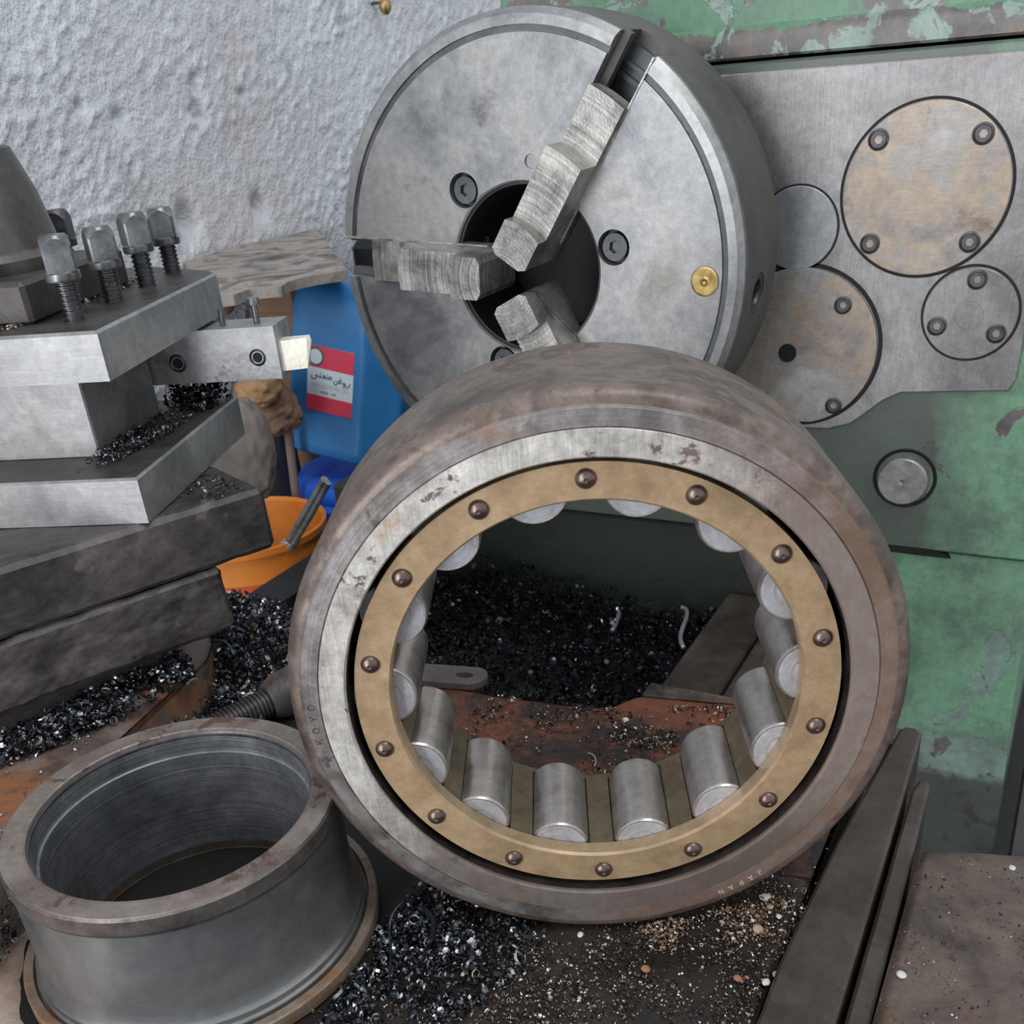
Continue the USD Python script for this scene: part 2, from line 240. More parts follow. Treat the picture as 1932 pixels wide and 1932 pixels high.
m_floor = plain('concrete_floor', (58, 58, 60), .8, 0, (86, 86, 86), 6, .4, 60)
m_pin = metal('shaft_end_steel', [(.3, (128, 128, 124)), (.7, (176, 176, 170))], 60, .6, (.38, .5))
m_tubeblk = plain('black_tube_paint', (22, 23, 26), .45, .2, (40, 41, 45), 20)
m_cardboard = plain('brown_cardboard', (112, 84, 66), .85, 0, (134, 108, 90), 12, .2)
m_tan = plain('tan_paper', (150, 116, 84), .85, 0, (178, 142, 104), 20, .4)
m_rag = plain('grey_beige_rag', (104, 97, 92), .9, 0, (134, 124, 116), 14, .5)
m_sack = plain('dark_sack', (34, 39, 44), .7, 0, (58, 64, 68), 10, .5)
m_pole = plain('pale_wood_pole', (112, 98, 92), .8, 0, (134, 118, 108), 30)
m_jug = plain('blue_plastic', (38, 108, 168), .40, 0, (54, 130, 190), 12)
m_drum = plain('bright_blue_plastic', (20, 92, 220), .35, 0, (36, 116, 236), 14)
m_red = plain('label_red', (214, 62, 88), .5)
m_white = plain('label_white', (206, 220, 226), .5)
m_ink = plain('label_ink', (70, 88, 98), .6)
m_ink2 = plain('label_pale_ink', (150, 166, 174), .6)
m_ored = plain('bucket_red_band', (206, 84, 48), .5)
m_orange = plain('orange_plastic', (202, 112, 40), .45, 0, (222, 138, 56), 16)
m_rod = metal('rod_steel', [(.3, (110, 112, 114)), (.7, (160, 162, 164))], 60, .7, (.3, .45))
m_link = plain('grey_strap_steel', (74, 68, 68), .6, .3, (92, 84, 82), 60, .2)
m_peb_tan = plain('tan_grit', (150, 128, 104), .7, 0, (176, 154, 128), 300)
m_peb_white = plain('white_grit', (176, 178, 178), .6, 0, (204, 204, 200), 300)
m_peb_rust = plain('rusty_grit', (130, 82, 58), .7, 0, (160, 112, 84), 300)

def chips_mat(name, stops, metallic=.6, rough=.3):
    """each chip has its own colour, carried by the mesh; stops are (share up to, colour)"""
    N = {'a': ('attribute', {'attribute': 'chip_colour'}), 'b': ('principled_bsdf', {'metallic': metallic, 'roughness': rough})}
    return usdkit.material(stage, look(name), N, [('a.color', 'b.base_color')], surface='b.BSDF'), stops
m_swarf = chips_mat('blue_black_swarf', [(.38, (34, 36, 40)), (.60, (58, 62, 69)), (.74, (86, 94, 106)), (.82, (108, 96, 84)), (.92, (158, 162, 167)), (1, (228, 228, 226))], .65, .3)  # palest share paints highlights into the chip colours
m_grit = chips_mat('oily_grit', [(.40, (34, 27, 25)), (.62, (58, 48, 44)), (.76, (92, 76, 62)), (.86, (138, 114, 90)), (.94, (176, 166, 156)), (1, (222, 218, 212))], .2, .36)
m_tangrit = chips_mat('tan_grit_grains', [(.3, (74, 58, 46)), (.6, (116, 92, 70)), (.85, (150, 124, 98)), (1, (190, 176, 158))], 0., .5)
m_pitswarf = chips_mat('black_swarf', [(.55, (18, 18, 21)), (.85, (34, 36, 42)), (.975, (58, 62, 70)), (1, (180, 184, 190))], .6, .3)  # the few near-white chips are painted sparkles
m_greychips = chips_mat('grey_chips', [(.3, (60, 58, 58)), (.55, (100, 96, 92)), (.72, (126, 104, 86)), (.88, (180, 176, 172)), (1, (230, 230, 228))], .6, .3)

def paint_mat(name, th_primer, th_bare, dark_lo=None, scale=9, axis='x', oil=None, green=((104, 150, 118), (132, 174, 144)), zband=None, seed=0., pale=None):
    """green machine paint flaking off: bare grey metal and pale primer where the noise is high; oil = (axis, from, to): oily grime (dirt, and painted shade on the base) fading in along an axis"""
    N = {'tc': ('texture_coordinate', {}), 'mv': ('mapping', {'location': (seed, seed * .7, seed * .3)}), 'n': ('noise_texture', {'scale': scale, 'detail': 9., 'roughness': .62, 'distortion': .6}), 'n0': ('noise_texture', {'scale': 5., 'detail': 4.}),
         'gr': ('rgb_ramp', {'ramp': [(.3, lin(*green[0])), (.7, lin(*green[1]))]}), 'sx': ('separate_xyz', {}),
         'pm': ('map_range', {'from_min': th_primer, 'from_max': th_primer + .012, 'clamp': True}), 'bm': ('map_range', {'from_min': th_bare, 'from_max': th_bare + .012, 'clamp': True}),
         'pc': ('mix_color', {'b': lin(150, 182, 172)}), 'n3': ('noise_texture', {'scale': 34., 'detail': 7., 'roughness': .65}), 'br': ('rgb_ramp', {'ramp': [(.3, lin(58, 53, 51)), (.48, lin(98, 93, 90)), (.6, lin(112, 106, 102)), (.7, lin(132, 98, 60))]}), 'bc': ('mix_color', {}),
         'b': ('principled_bsdf', {'roughness': .42}), 'hm': ('math', {'math_type': 'multiply_add', 'value2': -1.}), 'hs': ('math', {'math_type': 'multiply_add', 'value2': .35}), 'bp': ('bump', {'strength': .6, 'distance': .0012})}
    L = [('tc.object', 'mv.vector'), ('mv.vector', 'n.vector'), ('tc.object', 'n0.vector'), ('n0.fac', 'gr.fac'), ('tc.object', 'n3.vector'), ('n3.fac', 'br.fac'), ('tc.object', 'sx.vector'), ('gr.color', 'pc.a'), ('pm.result', 'pc.fac'), ('pc.result', 'bc.a'), ('br.color', 'bc.b'), ('bm.result', 'bc.fac')]
    if pale:
        N.update({'n5': ('noise_texture', {'scale': 42., 'detail': 6., 'roughness': .6, 'distortion': .5}), 'p5': ('map_range', {'from_min': pale, 'from_max': pale + .03, 'clamp': True, 'to_max': .8}), 'c5': ('mix_color', {'b': lin(138, 164, 154)})})
        L = [q for q in L if q != ('br.color', 'bc.b')] + [('tc.object', 'n5.vector'), ('n5.fac', 'p5.value'), ('br.color', 'c5.a'), ('p5.result', 'c5.fac'), ('c5.result', 'bc.b')]
    src = 'n.fac'
    if zband:   # (z0, z1, amount): paint gone more along a worn band
        N.update({'zr': ('map_range', {'from_min': zband[0], 'from_max': zband[1], 'to_min': zband[2], 'to_max': 0., 'clamp': True}), 'za': ('math', {'math_type': 'add'})})
        L += [('sx.z', 'zr.value'), ('zr.result', 'za.value1'), ('n.fac', 'za.value2')]; src = 'za.value'
    L += [(src, 'pm.value'), (src, 'bm.value'), ('pm.result', 'hm.value1'), ('n3.fac', 'hs.value1'), ('hm.value', 'hs.value3'), ('hs.value', 'bp.height'), ('bp.normal', 'b.normal')]
    col = 'bc.result'
    N.update({'gq': ('noise_texture', {'scale': 22., 'detail': 9., 'roughness': .72}), 'gz': ('map_range', {'from_min': .46, 'from_max': .66, 'to_max': .62, 'clamp': True}), 'gy': ('mix_color', {'b': lin(84, 92, 84)}),
              'fq': ('noise_texture', {'scale': 130., 'detail': 7., 'roughness': .75}), 'fz': ('map_range', {'from_min': .33, 'from_max': .67, 'to_min': .78, 'to_max': 1.12}), 'fy': ('mix_color', {'blend_type': 'multiply', 'fac': 1., 'use_clamp': False})})
    L += [('tc.object', 'gq.vector'), ('gq.fac', 'gz.value'), (col, 'gy.a'), ('gz.result', 'gy.fac'), ('tc.object', 'fq.vector'), ('fq.fac', 'fz.value'), ('gy.result', 'fy.a'), ('fz.result', 'fy.b')]; col = 'fy.result'
    for k, o in enumerate(oil or []):
        ax, a, b_, amt, c = o
        N.update({f'om{k}': ('map_range', {'from_min': a, 'from_max': b_, 'clamp': True, 'to_min': -.25, 'to_max': .85}), f'on{k}': ('noise_texture', {'scale': 16., 'detail': 7., 'roughness': .66}), f'oa{k}': ('math', {'math_type': 'add'}), f'ob{k}': ('map_range', {'from_min': .42, 'from_max': .8, 'clamp': True, 'to_max': amt}), f'oc{k}': ('mix_color', {'b': lin(*c)})})
        L += [(f'sx.{ax}', f'om{k}.value'), ('tc.object', f'on{k}.vector'), (f'om{k}.result', f'oa{k}.value1'), (f'on{k}.fac', f'oa{k}.value2'), (f'oa{k}.value', f'ob{k}.value'), (f'ob{k}.result', f'oc{k}.fac'), (col, f'oc{k}.a')]
        col = f'oc{k}.result'
    L.append((col, 'b.base_color'))
    return usdkit.material(stage, look(name), N, L, surface='b.BSDF')
m_lid = paint_mat('flaking_green_lid', .527, .535, scale=17, zband=(.010, .017, .2), green=((78, 122, 94), (104, 150, 118)), pale=.52)
m_green = paint_mat('flaking_green_body', .632, .64, scale=12, oil=[('x', -.03, -.17, .86, (80, 80, 79))], seed=3.)
m_green2 = paint_mat('flaking_green_base', .612, .62, scale=11, oil=[('x', -.08, -.20, .95, (30, 31, 33)), ('z', -.572, -.60, .85, (62, 62, 63))], zband=(-.565, -.535, .25), seed=5., pale=.40)  # left darkening holds oil and the painted shadow of bed and bearing
m_plate = metal('headstock_plate_steel', [(.30, (112, 109, 109)), (.45, (146, 144, 145)), (.58, (170, 169, 170)), (.72, (134, 128, 124))], 9, .5, (.4, .55), brush=((700, 60, 60), .22, (0, .5, 0)), bump=.2)
m_disc = metal('cover_disc_steel', [(.30, (112, 106, 102)), (.42, (142, 136, 131)), (.50, (164, 150, 134)), (.58, (156, 152, 148)), (.70, (180, 178, 175))], 17, .45, (.38, .52), spots=((104, 90, 80), .60, 20, .16), brush=((60, 60, 700), .10), bump=.1)
m_disc2 = metal('pale_disc_steel', [(.3, (140, 146, 150)), (.7, (172, 176, 178))], 24, .5, (.38, .5))

def wall_mat():
    N = {'tc': ('texture_coordinate', {}), 'n': ('noise_texture', {'scale': 3.2, 'detail': 6., 'roughness': .6}), 'n2': ('noise_texture', {'scale': 14., 'detail': 7., 'roughness': .65}),
         'rp': ('rgb_ramp', {'ramp': [(.28, lin(196, 190, 192)), (.48, lin(204, 208, 213)), (.7, lin(214, 219, 223))]}), 'dm': ('map_range', {'from_min': .56, 'from_max': .74, 'to_max': .6, 'clamp': True}), 'mx': ('mix_color', {'b': lin(96, 104, 112)}),
         'n3': ('noise_texture', {'scale': 260., 'detail': 4.}), 'n4': ('noise_texture', {'scale': 110., 'detail': 4., 'roughness': .6}), 'sm': ('math', {'math_type': 'multiply_add', 'value2': 1.6}), 'bp': ('bump', {'strength': .8, 'distance': .0035}),
         'mp': ('mapping', {'scale': (1, 1, .8)}), 'b': ('principled_bsdf', {'roughness': .85})}
    L = [('tc.object', 'n.vector'), ('tc.object', 'n2.vector'), ('n.fac', 'rp.fac'), ('n2.fac', 'dm.value'), ('dm.result', 'mx.fac'), ('rp.color', 'mx.a'), ('mx.result', 'b.base_color'), ('tc.object', 'mp.vector'), ('mp.vector', 'n3.vector'), ('mp.vector', 'n4.vector'),
         ('n4.fac', 'sm.value1'), ('n3.fac', 'sm.value3'), ('sm.value', 'bp.height'), ('bp.normal', 'b.normal')]
    return usdkit.material(stage, look('rough_plaster'), N, L, surface='b.BSDF')
m_wall = wall_mat()
def board_mat():
    N = {'tc': ('texture_coordinate', {}), 'n': ('noise_texture', {'scale': 14., 'detail': 6., 'roughness': .6, 'distortion': .8}), 'rp': ('rgb_ramp', {'ramp': [(.34, lin(54, 52, 52)), (.45, lin(112, 106, 102)), (.55, lin(156, 148, 140)), (.66, lin(82, 78, 78))]}), 'b': ('principled_bsdf', {'roughness': .7}), 'n2': ('noise_texture', {'scale': 60., 'detail': 5.}), 'bp': ('bump', {'strength': .5, 'distance': .003})}
    L = [('tc.object', 'n.vector'), ('n.fac', 'rp.fac'), ('rp.color', 'b.base_color'), ('tc.object', 'n2.vector'), ('n2.fac', 'bp.height'), ('bp.normal', 'b.normal')]
    return usdkit.material(stage, look('stained_board'), N, L, surface='b.BSDF')
m_board = board_mat()

# ------------------------------------------------------------------ the room: left wall, floor
def wall_left():
    y = np.unique(np.concatenate([np.linspace(-2.6, .55, 22), np.arange(.55, 2.35, .0044), np.linspace(2.35, 4.2, 16)]))
    z = np.unique(np.concatenate([np.linspace(-H, -.42, 12), np.arange(-.42, .48, .0044), np.linspace(.48, 1.6, 14)]))
    Y, Z = np.meshgrid(y, z, indexing='ij'); P = np.stack([np.zeros_like(Y), Y, Z], -1)
    n1 = meshkit.fbm(P * (0, 118, 92), 3, 3); n2 = meshkit.fbm(P * (0, 14, 11), 3, 8); n3 = meshkit.noise(P * (0, 120, 90), 21)
    gran = np.clip((n1 - .42) * 2.6, 0, 1) ** 1.2
    rough_zone = np.clip((n2 - .25) * 2.2, .35, 1.0)
    X = -1.1 + .0058 * gran * rough_zone * .85 + .005 * (n2 - .5) + .0016 * n3
    for (py, pz, r_, d_) in ((1.139, -.137, .020, .022), (1.289, -.1366, .016, .02)):      # two chipped holes in the plaster
        q = np.hypot(Y - py, (Z - pz) * .8); X -= d_ * np.exp(-(q / r_) ** 2 * 1.5)
    for (px, py, r_) in ((365, 160, .009), (368, 205, .011), (225, 222, .010), (455, 180, .006), (150, 200, .006), (378, 220, .007)):
        w = atx(px, py, -1.1); q = np.hypot(Y - w[1], Z - w[2]); X -= .012 * np.exp(-(q / r_) ** 2)
    v = np.stack([X, Y, Z], -1).reshape(-1, 3); a, b = Y.shape
    i, j = np.meshgrid(np.arange(a - 1), np.arange(b - 1), indexing='ij'); A = i * b + j
    f = np.concatenate([np.stack([A, A + b, A + b + 1], -1).reshape(-1, 3), np.stack([A, A + b + 1, A + 1], -1).reshape(-1, 3)])
    solo('wall_left', (v, f), m_wall, 'rough grey-white plaster wall behind the lathe', 'wall', True, kind='structure')
wall_left()
solo('wall_back', cbox(-1.1, 3., 4.0, 4.1, -H, 1.6, .002), m_wall, 'grey-white plaster wall far behind the lathe', 'wall', kind='structure')
solo('floor', cbox(-1.1, 3., -3.2, 4.5, -H - .05, -H, .002), m_floor, 'dark concrete workshop floor', 'floor', kind='structure')

# ------------------------------------------------------------------ the lathe headstock
YH = .85
def face(x, z, y=YH): return (x, y, z)
def yprism(pts, y0, y1, c=0.):
    """outline in (x, z), extruded from y1 back to y0 with its chamfered face at y0 (towards the camera)"""
    t = prism(pts, 0, y1 - y0, c); m = mat4((0, y1, 0), (1, 0, 0), (0, 0, 1), (0, -1, 0)); return xf(t, m)
def ydisc(r, y0, y1, x, z, c=.0006, n=96): return yprism([(x + r * math.cos(a), z + r * math.sin(a)) for a in np.linspace(0, 2 * np.pi, n, endpoint=False)], y0, y1, c)
hs = thing('lathe_headstock', 'green lathe headstock with flaking paint, steel end plate and round cover discs', 'lathe headstock')
part(hs, 'housing', yprism([(-.452, -.366), (-.0005, -.366), (-.0005, -.0062), (-.452, -.0062)], YH, 1.5, .002), m_green, label='lower housing in worn green paint')
lidp = [(1.5, -.0042), (YH + .002, -.0042), (YH - .0005, -.0025), (YH - .0005, .0100), (YH + .0015, .0150), (YH + .003, .0165), (YH + .006, .060), (YH + .02, .075), (1.5, .078)]
t = trimesh.creation.extrude_polygon(Polygon(lidp), .482, engine='earcut')       # outline in (y, z), run along x
lid_m = xf(t, mat4((-.452, 0, 0), (0, 1, 0), (0, 0, 1), (1, 0, 0)))
part(hs, 'lid', lid_m, m_lid, label='green lid with a worn lower lip')
bld = [(-.45, -.0128), (-.0445, -.0128), (-.0405, -.017), (-.0425, -.222), (-.0465, -.231), (-.122, -.236), (-.1345, -.2425), (-.146, -.2525), (-.1575, -.2625), (-.175, -.268), (-.205, -.269), (-.30, -.262), (-.45, -.24)]
part(hs, 'end_plate', yprism(bld, YH - .004, YH + .01, .0008), m_plate, label='machined steel end plate')
hex_spots = []
def socket_screw(parent, x, z, y, r=.0062):
    ring = lathe([(r * 1.22, 0), (r * 1.22, .0006), (r * .98, .0010), (r * .92, .0002), (r * .92, -.002), (r * 1.22, -.002)], 40)
    m = mat4((x, y, z), (1, 0, 0), (0, 0, 1), (0, -1, 0))
    head = tri(mcyl(r * .9, -.002, .0008, 40) - Manifold.extrude(CrossSection([hexpts(r * .52)]), .004).translate((0, 0, -.0019)))
    sc_ = part(parent, 'socket_screw', xf(join(ring, head), m), m_screw, label='black socket screw')
    hex_spots.append((sc_, x, z, y, r))
def cover(r, x, z, y0, mat, label, notch=None):
    pts = [(x + r * math.cos(a), z + r * math.sin(a)) for a in np.linspace(0, 2 * np.pi, 120, endpoint=False)]
    if notch: pts = [(px, max(pz, notch)) for px, pz in pts]
    return part(hs, 'cover_disc', yprism(pts, y0, YH + .006, .0008), mat, label=label)
def gapring(r, w, x, z, y):
    pts = lathe([(r, 0), (r + w, 0), (r + w, .0008), (r, .0008)], 120)
    return part(hs, 'gap_ring', xf(pts, mat4((x, y, z), (1, 0, 0), (0, 0, 1), (0, -1, 0))), m_dark, label='dark oily gap around a cover disc')
yp = YH - .004
d1 = cover(.0563, -.1207, -.0936, yp - .0028, m_disc, 'large cover disc with brown stain and four screws'); gapring(.0560, .0022, -.1207, -.0936, yp)
for a in (45.3, 135.3, 225.3, 315.3): socket_screw(d1, -.1207 + .048 * math.cos(math.radians(a)), -.0936 + .048 * math.sin(math.radians(a)), yp - .0030, .0058)
d2 = cover(.0322, -.080, -.1762, yp - .0034, m_plate, 'small cover disc with three screws and a raised centre'); gapring(.0320, .0018, -.080, -.1762, yp)
for a in (86, 203, 325): socket_screw(d2, -.0797 + .0235 * math.cos(math.radians(a)), -.1757 + .0235 * math.sin(math.radians(a)), yp - .0036, .0056)
part(d2, 'boss_ring', xf(lathe([(.0085, -.001), (.0105, -.001), (.0102, .0008), (.0088, .0008)], 48), mat4((-.081, yp - .0034, -.1775), (1, 0, 0), (0, 0, 1), (0, -1, 0))), m_plate)
cover(.0296, -.2085, -.1170, yp - .0012, m_disc2, 'plain pale disc half hidden behind the chuck'); gapring(.0295, .0012, -.2085, -.1170, yp)
d4 = cover(.0597, -.2025, -.2040, yp - .0030, m_disc, 'cover disc with a central hole and a flat lower edge', -.2625); gapring(.0595, .0030, -.2015, -.2035, yp)
for (x, z) in ((-.1702, -.1712), (-.1716, -.2480), (-.2600, -.2100)): socket_screw(d4, x, z, yp - .0032, .0054)
part(d4, 'hole', ydisc(.0072, yp - .0034, yp, -.2106, -.2082, .0003, 40), m_dark, label='dark hole in the disc')
part(hs, 'shaft_hole', xf(lathe([(.0185, -.002), (.0245, -.002), (.0245, .0006), (.0238, .0012), (.0222, .0004)], 72), mat4((-.1125, YH, -.3055), (1, 0, 0), (0, 0, 1), (0, -1, 0))), m_dark, label='dark hole around the shaft end')
part(hs, 'shaft_end', xf(lathe([(0, -.004), (.0192, -.004), (.0192, .0045), (.0182, .0056), (.0022, .0056), (.0004, .0042)], 72), mat4((-.1135, YH, -.3072), (1, 0, 0), (0, 0, 1), (0, -1, 0))), m_pin, label='round steel shaft end with a centre mark')
for p_, x, z, y, r in hex_spots:          # the dark bottom of each hexagon recess, beside its screw
    q_ = stage.GetPrimAtPath(p_.GetPath().GetParentPath()); part(q_, 'screw_recess', ydisc(r * .60, y + .0013, y + .0016, x, z, 0, 12), m_dark)
# base under the headstock
bs = thing('lathe_pedestal', 'green lathe pedestal below the headstock with flaking paint and bare grey foot', 'lathe pedestal')
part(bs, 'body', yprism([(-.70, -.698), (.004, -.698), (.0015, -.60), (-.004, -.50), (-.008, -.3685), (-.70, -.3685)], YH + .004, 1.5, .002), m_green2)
part(bs, 'seam_notch', yprism([(-.125, -.3640), (-.088, -.3650), (-.074, -.3672), (-.070, -.3705), (-.090, -.3705), (-.125, -.3700)], YH - .0005, YH + .006), m_dark, label='dark notch in the seam')

# ------------------------------------------------------------------ the three-jaw chuck
ck = thing('lathe_chuck', 'large grey three-jaw lathe chuck with stepped jaws', 'chuck', mat4((-.3686, .7065, -.1225), (1, 0, 0), (0, 0, 1), (0, -1, 0)))
JA = (56.4, 176.3, -63.7)
prof = [(.0577, -.0905), (.155, -.0905), (.1592, -.087), (.1602, -.070), (.1602, -.0695), (.1600, -.0690), (.1602, -.0685), (.1602, -.0045), (.1562, -.0002), (.1503, 0), (.1500, -.0022), (.1464, -.0022), (.1461, 0), (.0590, 0), (.0577, -.0013)]
body = mrev(prof, 360)
for a in JA:
    s = CrossSection([[(-.0146, .001), (-.0146, -.011), (-.0098, -.0125), (-.0098, -.0185), (-.0146, -.020), (-.0146, -.040), (.0146, -.040), (.0146, -.020), (.0098, -.0185), (.0098, -.0125), (.0146, -.011), (.0146, .001)]])
    sl = Manifold.extrude(s, .20)                       # profile in (across, depth), run along the radius
    sl = sl.transform(np.array([[0, 0, 1, 0.03], [1, 0, 0, 0], [0, 1, 0, 0]], float))
    body = body - sl.rotate((0, 0, a))
SC = [(130.2, .0702), (11.9, .0706), (250., .0704)]
for a, r in SC: body = body - mcyl(.0117, -.012, .01, 48, x=r * math.cos(math.radians(a)), y=r * math.sin(math.radians(a)))
body = body - mcyl(.0046, -.002, .01, 32, x=.0097, y=.0703) - mcyl(.0098, -.0008, .01, 48, x=.1344, y=-.0071)
ksock = Manifold.cylinder(.03, .0135, .0135, 48).rotate((0, 90, 0)).translate((.145, 0, -.042)); body = body - ksock.rotate((0, 0, -8.0))
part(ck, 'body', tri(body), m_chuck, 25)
slot_cut = Manifold()
for a in JA: slot_cut = slot_cut + mbox(.03, .2, -.0148, .0148, -.05, .02).rotate((0, 0, a))
part(ck, 'groove', tri(mrev([(.1466, -.00215), (.1498, -.00215), (.1498, -.0019), (.1466, -.0019)], 240) - slot_cut), m_chuckgroove, label='turned ring groove near the rim')
for a in JA: part(ck, 'guide_strip', cbox(.030, .1585, -.0150, -.0134, -.0110, .0005, .0003), m_jaw, m=rotz(a), label='bright guide strip at the slot edge')
part(ck, 'spindle_bore', lathe([(.0560, -.088), (.0576, -.088), (.0576, -.004), (.0560, -.004)], 128), m_bore2)
part(ck, 'bore_floor', lathe([(0, -.0895), (.0565, -.0895), (.0565, -.0875), (0, -.0875)], 96), m_dark)
part(ck, 'key_socket', xf(lathe([(.0078, -.02), (.0134, -.02), (.0134, -.0016), (.0128, -.0005), (.0090, -.0010), (.0078, -.004)], 48), np.array([[0, 0, 0, 0]]) if False else (mat4((.1602 * math.cos(math.radians(-8)), .1602 * math.sin(math.radians(-8)), -.042), (0, 0, -1), (-math.sin(math.radians(-8)), math.cos(math.radians(-8)), 0), (math.cos(math.radians(-8)), math.sin(math.radians(-8)), 0)))), m_screw, label='square key socket in the rim')
def jaw_mesh():
    W = .0142
    b = mbox(.030, .1275, -W, W, -.010, .0070) + mbox(.030, .122, -.0094, .0094, -.022, -.009) + mbox(.030, .122, -W, W, -.036, -.0205)
    mid = mbox(.030, .105, -W, W, 0, .0305) ^ (mcyl(.0895, -.05, .05, 160) - mcyl(.030, -.06, .06, 96))
    inn = mbox(.0145, .046, -W, W, -.012, .0425) ^ mcyl(.0405, -.05, .05, 128)
    wedge = Manifold.hull_points([(x, y, z) for z in (-.02, .06) for x, y in ((.0135, -.0085), (.0135, .0085), (.0185, .0155), (.0185, -.0155), (.2, .0155), (.2, -.0155))])
    out = (b ^ mcyl(.1275, -.06, .06, 200)) + mid + inn
    out = out ^ wedge
    for r in (.0455, .049, .057, .0635, .072, .079, .0235, .031, .1205, .1015):           # turned marks across the steps
        out = out - (mcyl(r + .0005, -.05, .0602, 160) - mcyl(r - .0003, -.06, .07, 160)).trim_by_plane((0, 0, 1), {True: .0300}[True] if r < .09 and r > .041 else (.0419 if r <= .041 else .0064))
    return tri(out)
jm = jaw_mesh()
for a in JA: part(ck, 'jaw', jm, m_jaw, 25, m=rotz(a))
for a in JA:
    part(ck, 'scroll_plate', tri(mbox(.050, .1515, -.0144, .0144, -.0395, -.0375) + mbox(.139, .1415, -.0144, .0144, -.0376, -.035) + mbox(.131, .134, -.0144, .0144, -.0376, -.034)), m_chuckgroove, m=rotz(a))
for a, r in SC:
    hd = mcyl(.0090, -.010, -.0022, 40) - Manifold.extrude(CrossSection([hexpts(.0045)]), .01).translate((0, 0, -.0065))
    part(ck, 'cap_screw', tri(hd), m_chuckgroove, m=rotz(20, (r * math.cos(math.radians(a)), r * math.sin(math.radians(a)), 0)))
part(ck, 'brass_plug', lathe([(0, -.0007), (.0094, -.0007), (.0094, .0006), (.0080, .0010), (.0040, .0004), (.0018, .0011), (0, .0002)], 48), m_brass, m=mat4((.1344, -.0071, 0)), label='small brass plug')
# backplate between chuck and headstock
part(ck, 'backplate', lathe([(0, -.1395), (.088, -.1395), (.088, -.118), (.125, -.112), (.125, -.0905), (0, -.0905)], 96), m_chuckgroove)

# ------------------------------------------------------------------ the roller bearing standing on its edge
ax = np.array([.4422, -.8969, 0.]); ax /= np.linalg.norm(ax)
BC = np.array([-.16595, .35697, -.23925])
bm = mat4(BC, (-ax[1], ax[0], 0), (0, 0, 1), ax)
br = thing('cylindrical_roller_bearing', 'large roller bearing with brass cage standing upright on the oily bed', 'bearing', bm)
RO = .1365
arc = [(.1300 + .0065 * math.sin(a), -.0035 - .0065 * (1 - math.cos(a)) * 1.15 + .0075) for a in np.linspace(0, math.pi / 2, 8)]
arc = [(r, z) for r, z in arc]
ring = [(.1110, -.010), (.1110, -.0660), (.1096, -.0664), (.1096, -.0775), (.1110, -.0795), (.1295, -.0795), (.1345, -.0765), (RO, -.071)] + [(RO, z) for z in (-.055, -.035, -.015)] + arc[::-1] + [(.1298, .0044), (.1225, .0050)]
face_in = [(.1220, .0052), (.1105, .0052), (.1096, .0042), (.1096, -.009)]
outer = part(br, 'outer_ring', lathe(ring[3:] + [(.1220, .0045), (.1120, .0040), (.1112, -.010), (.1112, -.064)], 320), m_ring, 35)
part(outer, 'raceway', lathe([(.1109, -.0665), (.1109, -.009), (.1095, -.0085), (.1095, .0030), (.1125, .0030), (.1125, -.0665)], 240), m_race, label='dark oily raceway inside the ring')
part(outer, 'ring_face', lathe([(.1215, .0040), (.1222, .00535), (.1292, .0048), (.1302, .0040), (.1296, .0030)], 320), m_ringface, 20, label='grey outer face of the ring')
part(outer, 'polished_band', lathe([(.1098, .0030), (.1098, .0046), (.1106, .0056), (.1213, .0056), (.1217, .0050), (.1213, .0040)], 320), m_polish, 20, label='bright scratched band on the ring face')
def ring_text(word, a0, r, h, mat, step):
    """letters stamped round the ring, tops outward, reading clockwise"""
    for k, ch in enumerate(word):
        t = meshkit.text_mesh(ch, h, .0002); b = t.bounds; t.apply_translation((-(b[0][0] + b[1][0]) / 2, -h / 2, 0))
        a = a0 - k * step; t.apply_transform(trimesh.transformations.rotation_matrix(math.radians(a - 90), (0, 0, 1)))
        t.apply_translation((r * math.cos(math.radians(a)), r * math.sin(math.radians(a)), .0050)); part(outer, 'stamped_letter', t, mat, False)
ring_text('KOYO', 186.1, .1260, .0033, m_stamp, 2.75)
ring_text('JAPAN', -53.6, .1270, .0028, m_stamp2, 2.45)
NR = 14
cg = (mcyl(.1068, -.0665, .0, 256) - mcyl(.0905, -.08, .01, 256))
for k in range(NR):
    a = math.radians(90 + (k + .5) * 360 / NR); cg = cg - mcyl(.0157, -.0630, -.0088, 48, x=.0955 * math.cos(a), y=.0955 * math.sin(a))
front = cg.trim_by_plane((0, 0, 1), -.0088); bars = cg.trim_by_plane((0, 0, -1), .0088)
chf = mrev([(.0890, .004), (.0890, -.0014), (.0905, -.0014), (.0925, .0015), (.0918, .004)], 256); front = front - chf
cage = part(br, 'cage', tri(front), m_cage, 25, label='brass cage ring')
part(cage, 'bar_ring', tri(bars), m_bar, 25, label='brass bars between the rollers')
dome_r = [(.0043 * math.cos(a), .0030 * math.sin(a)) for a in np.linspace(0, math.pi / 2, 8)]
rv = lathe([(0, -.001)] + [(.0043, -.001)] + dome_r[:-1] + [(.0010, .00295), (.0006, .0025), (0, .0024)], 28)
for k in range(NR):
    a = math.radians(90 + k * 360 / NR); part(cage, 'rivet', rv, m_rivet, m=rotz(math.degrees(a), (.1 * math.cos(a), .1 * math.sin(a), 0)))
rl = lathe([(0, -.0628), (.0140, -.0628), (.0150, -.0618), (.0152, -.060), (.0152, -.0118), (.0150, -.0104), (.0143, -.0094), (.0118, -.0096)] + [(0, -.0096)], 64)
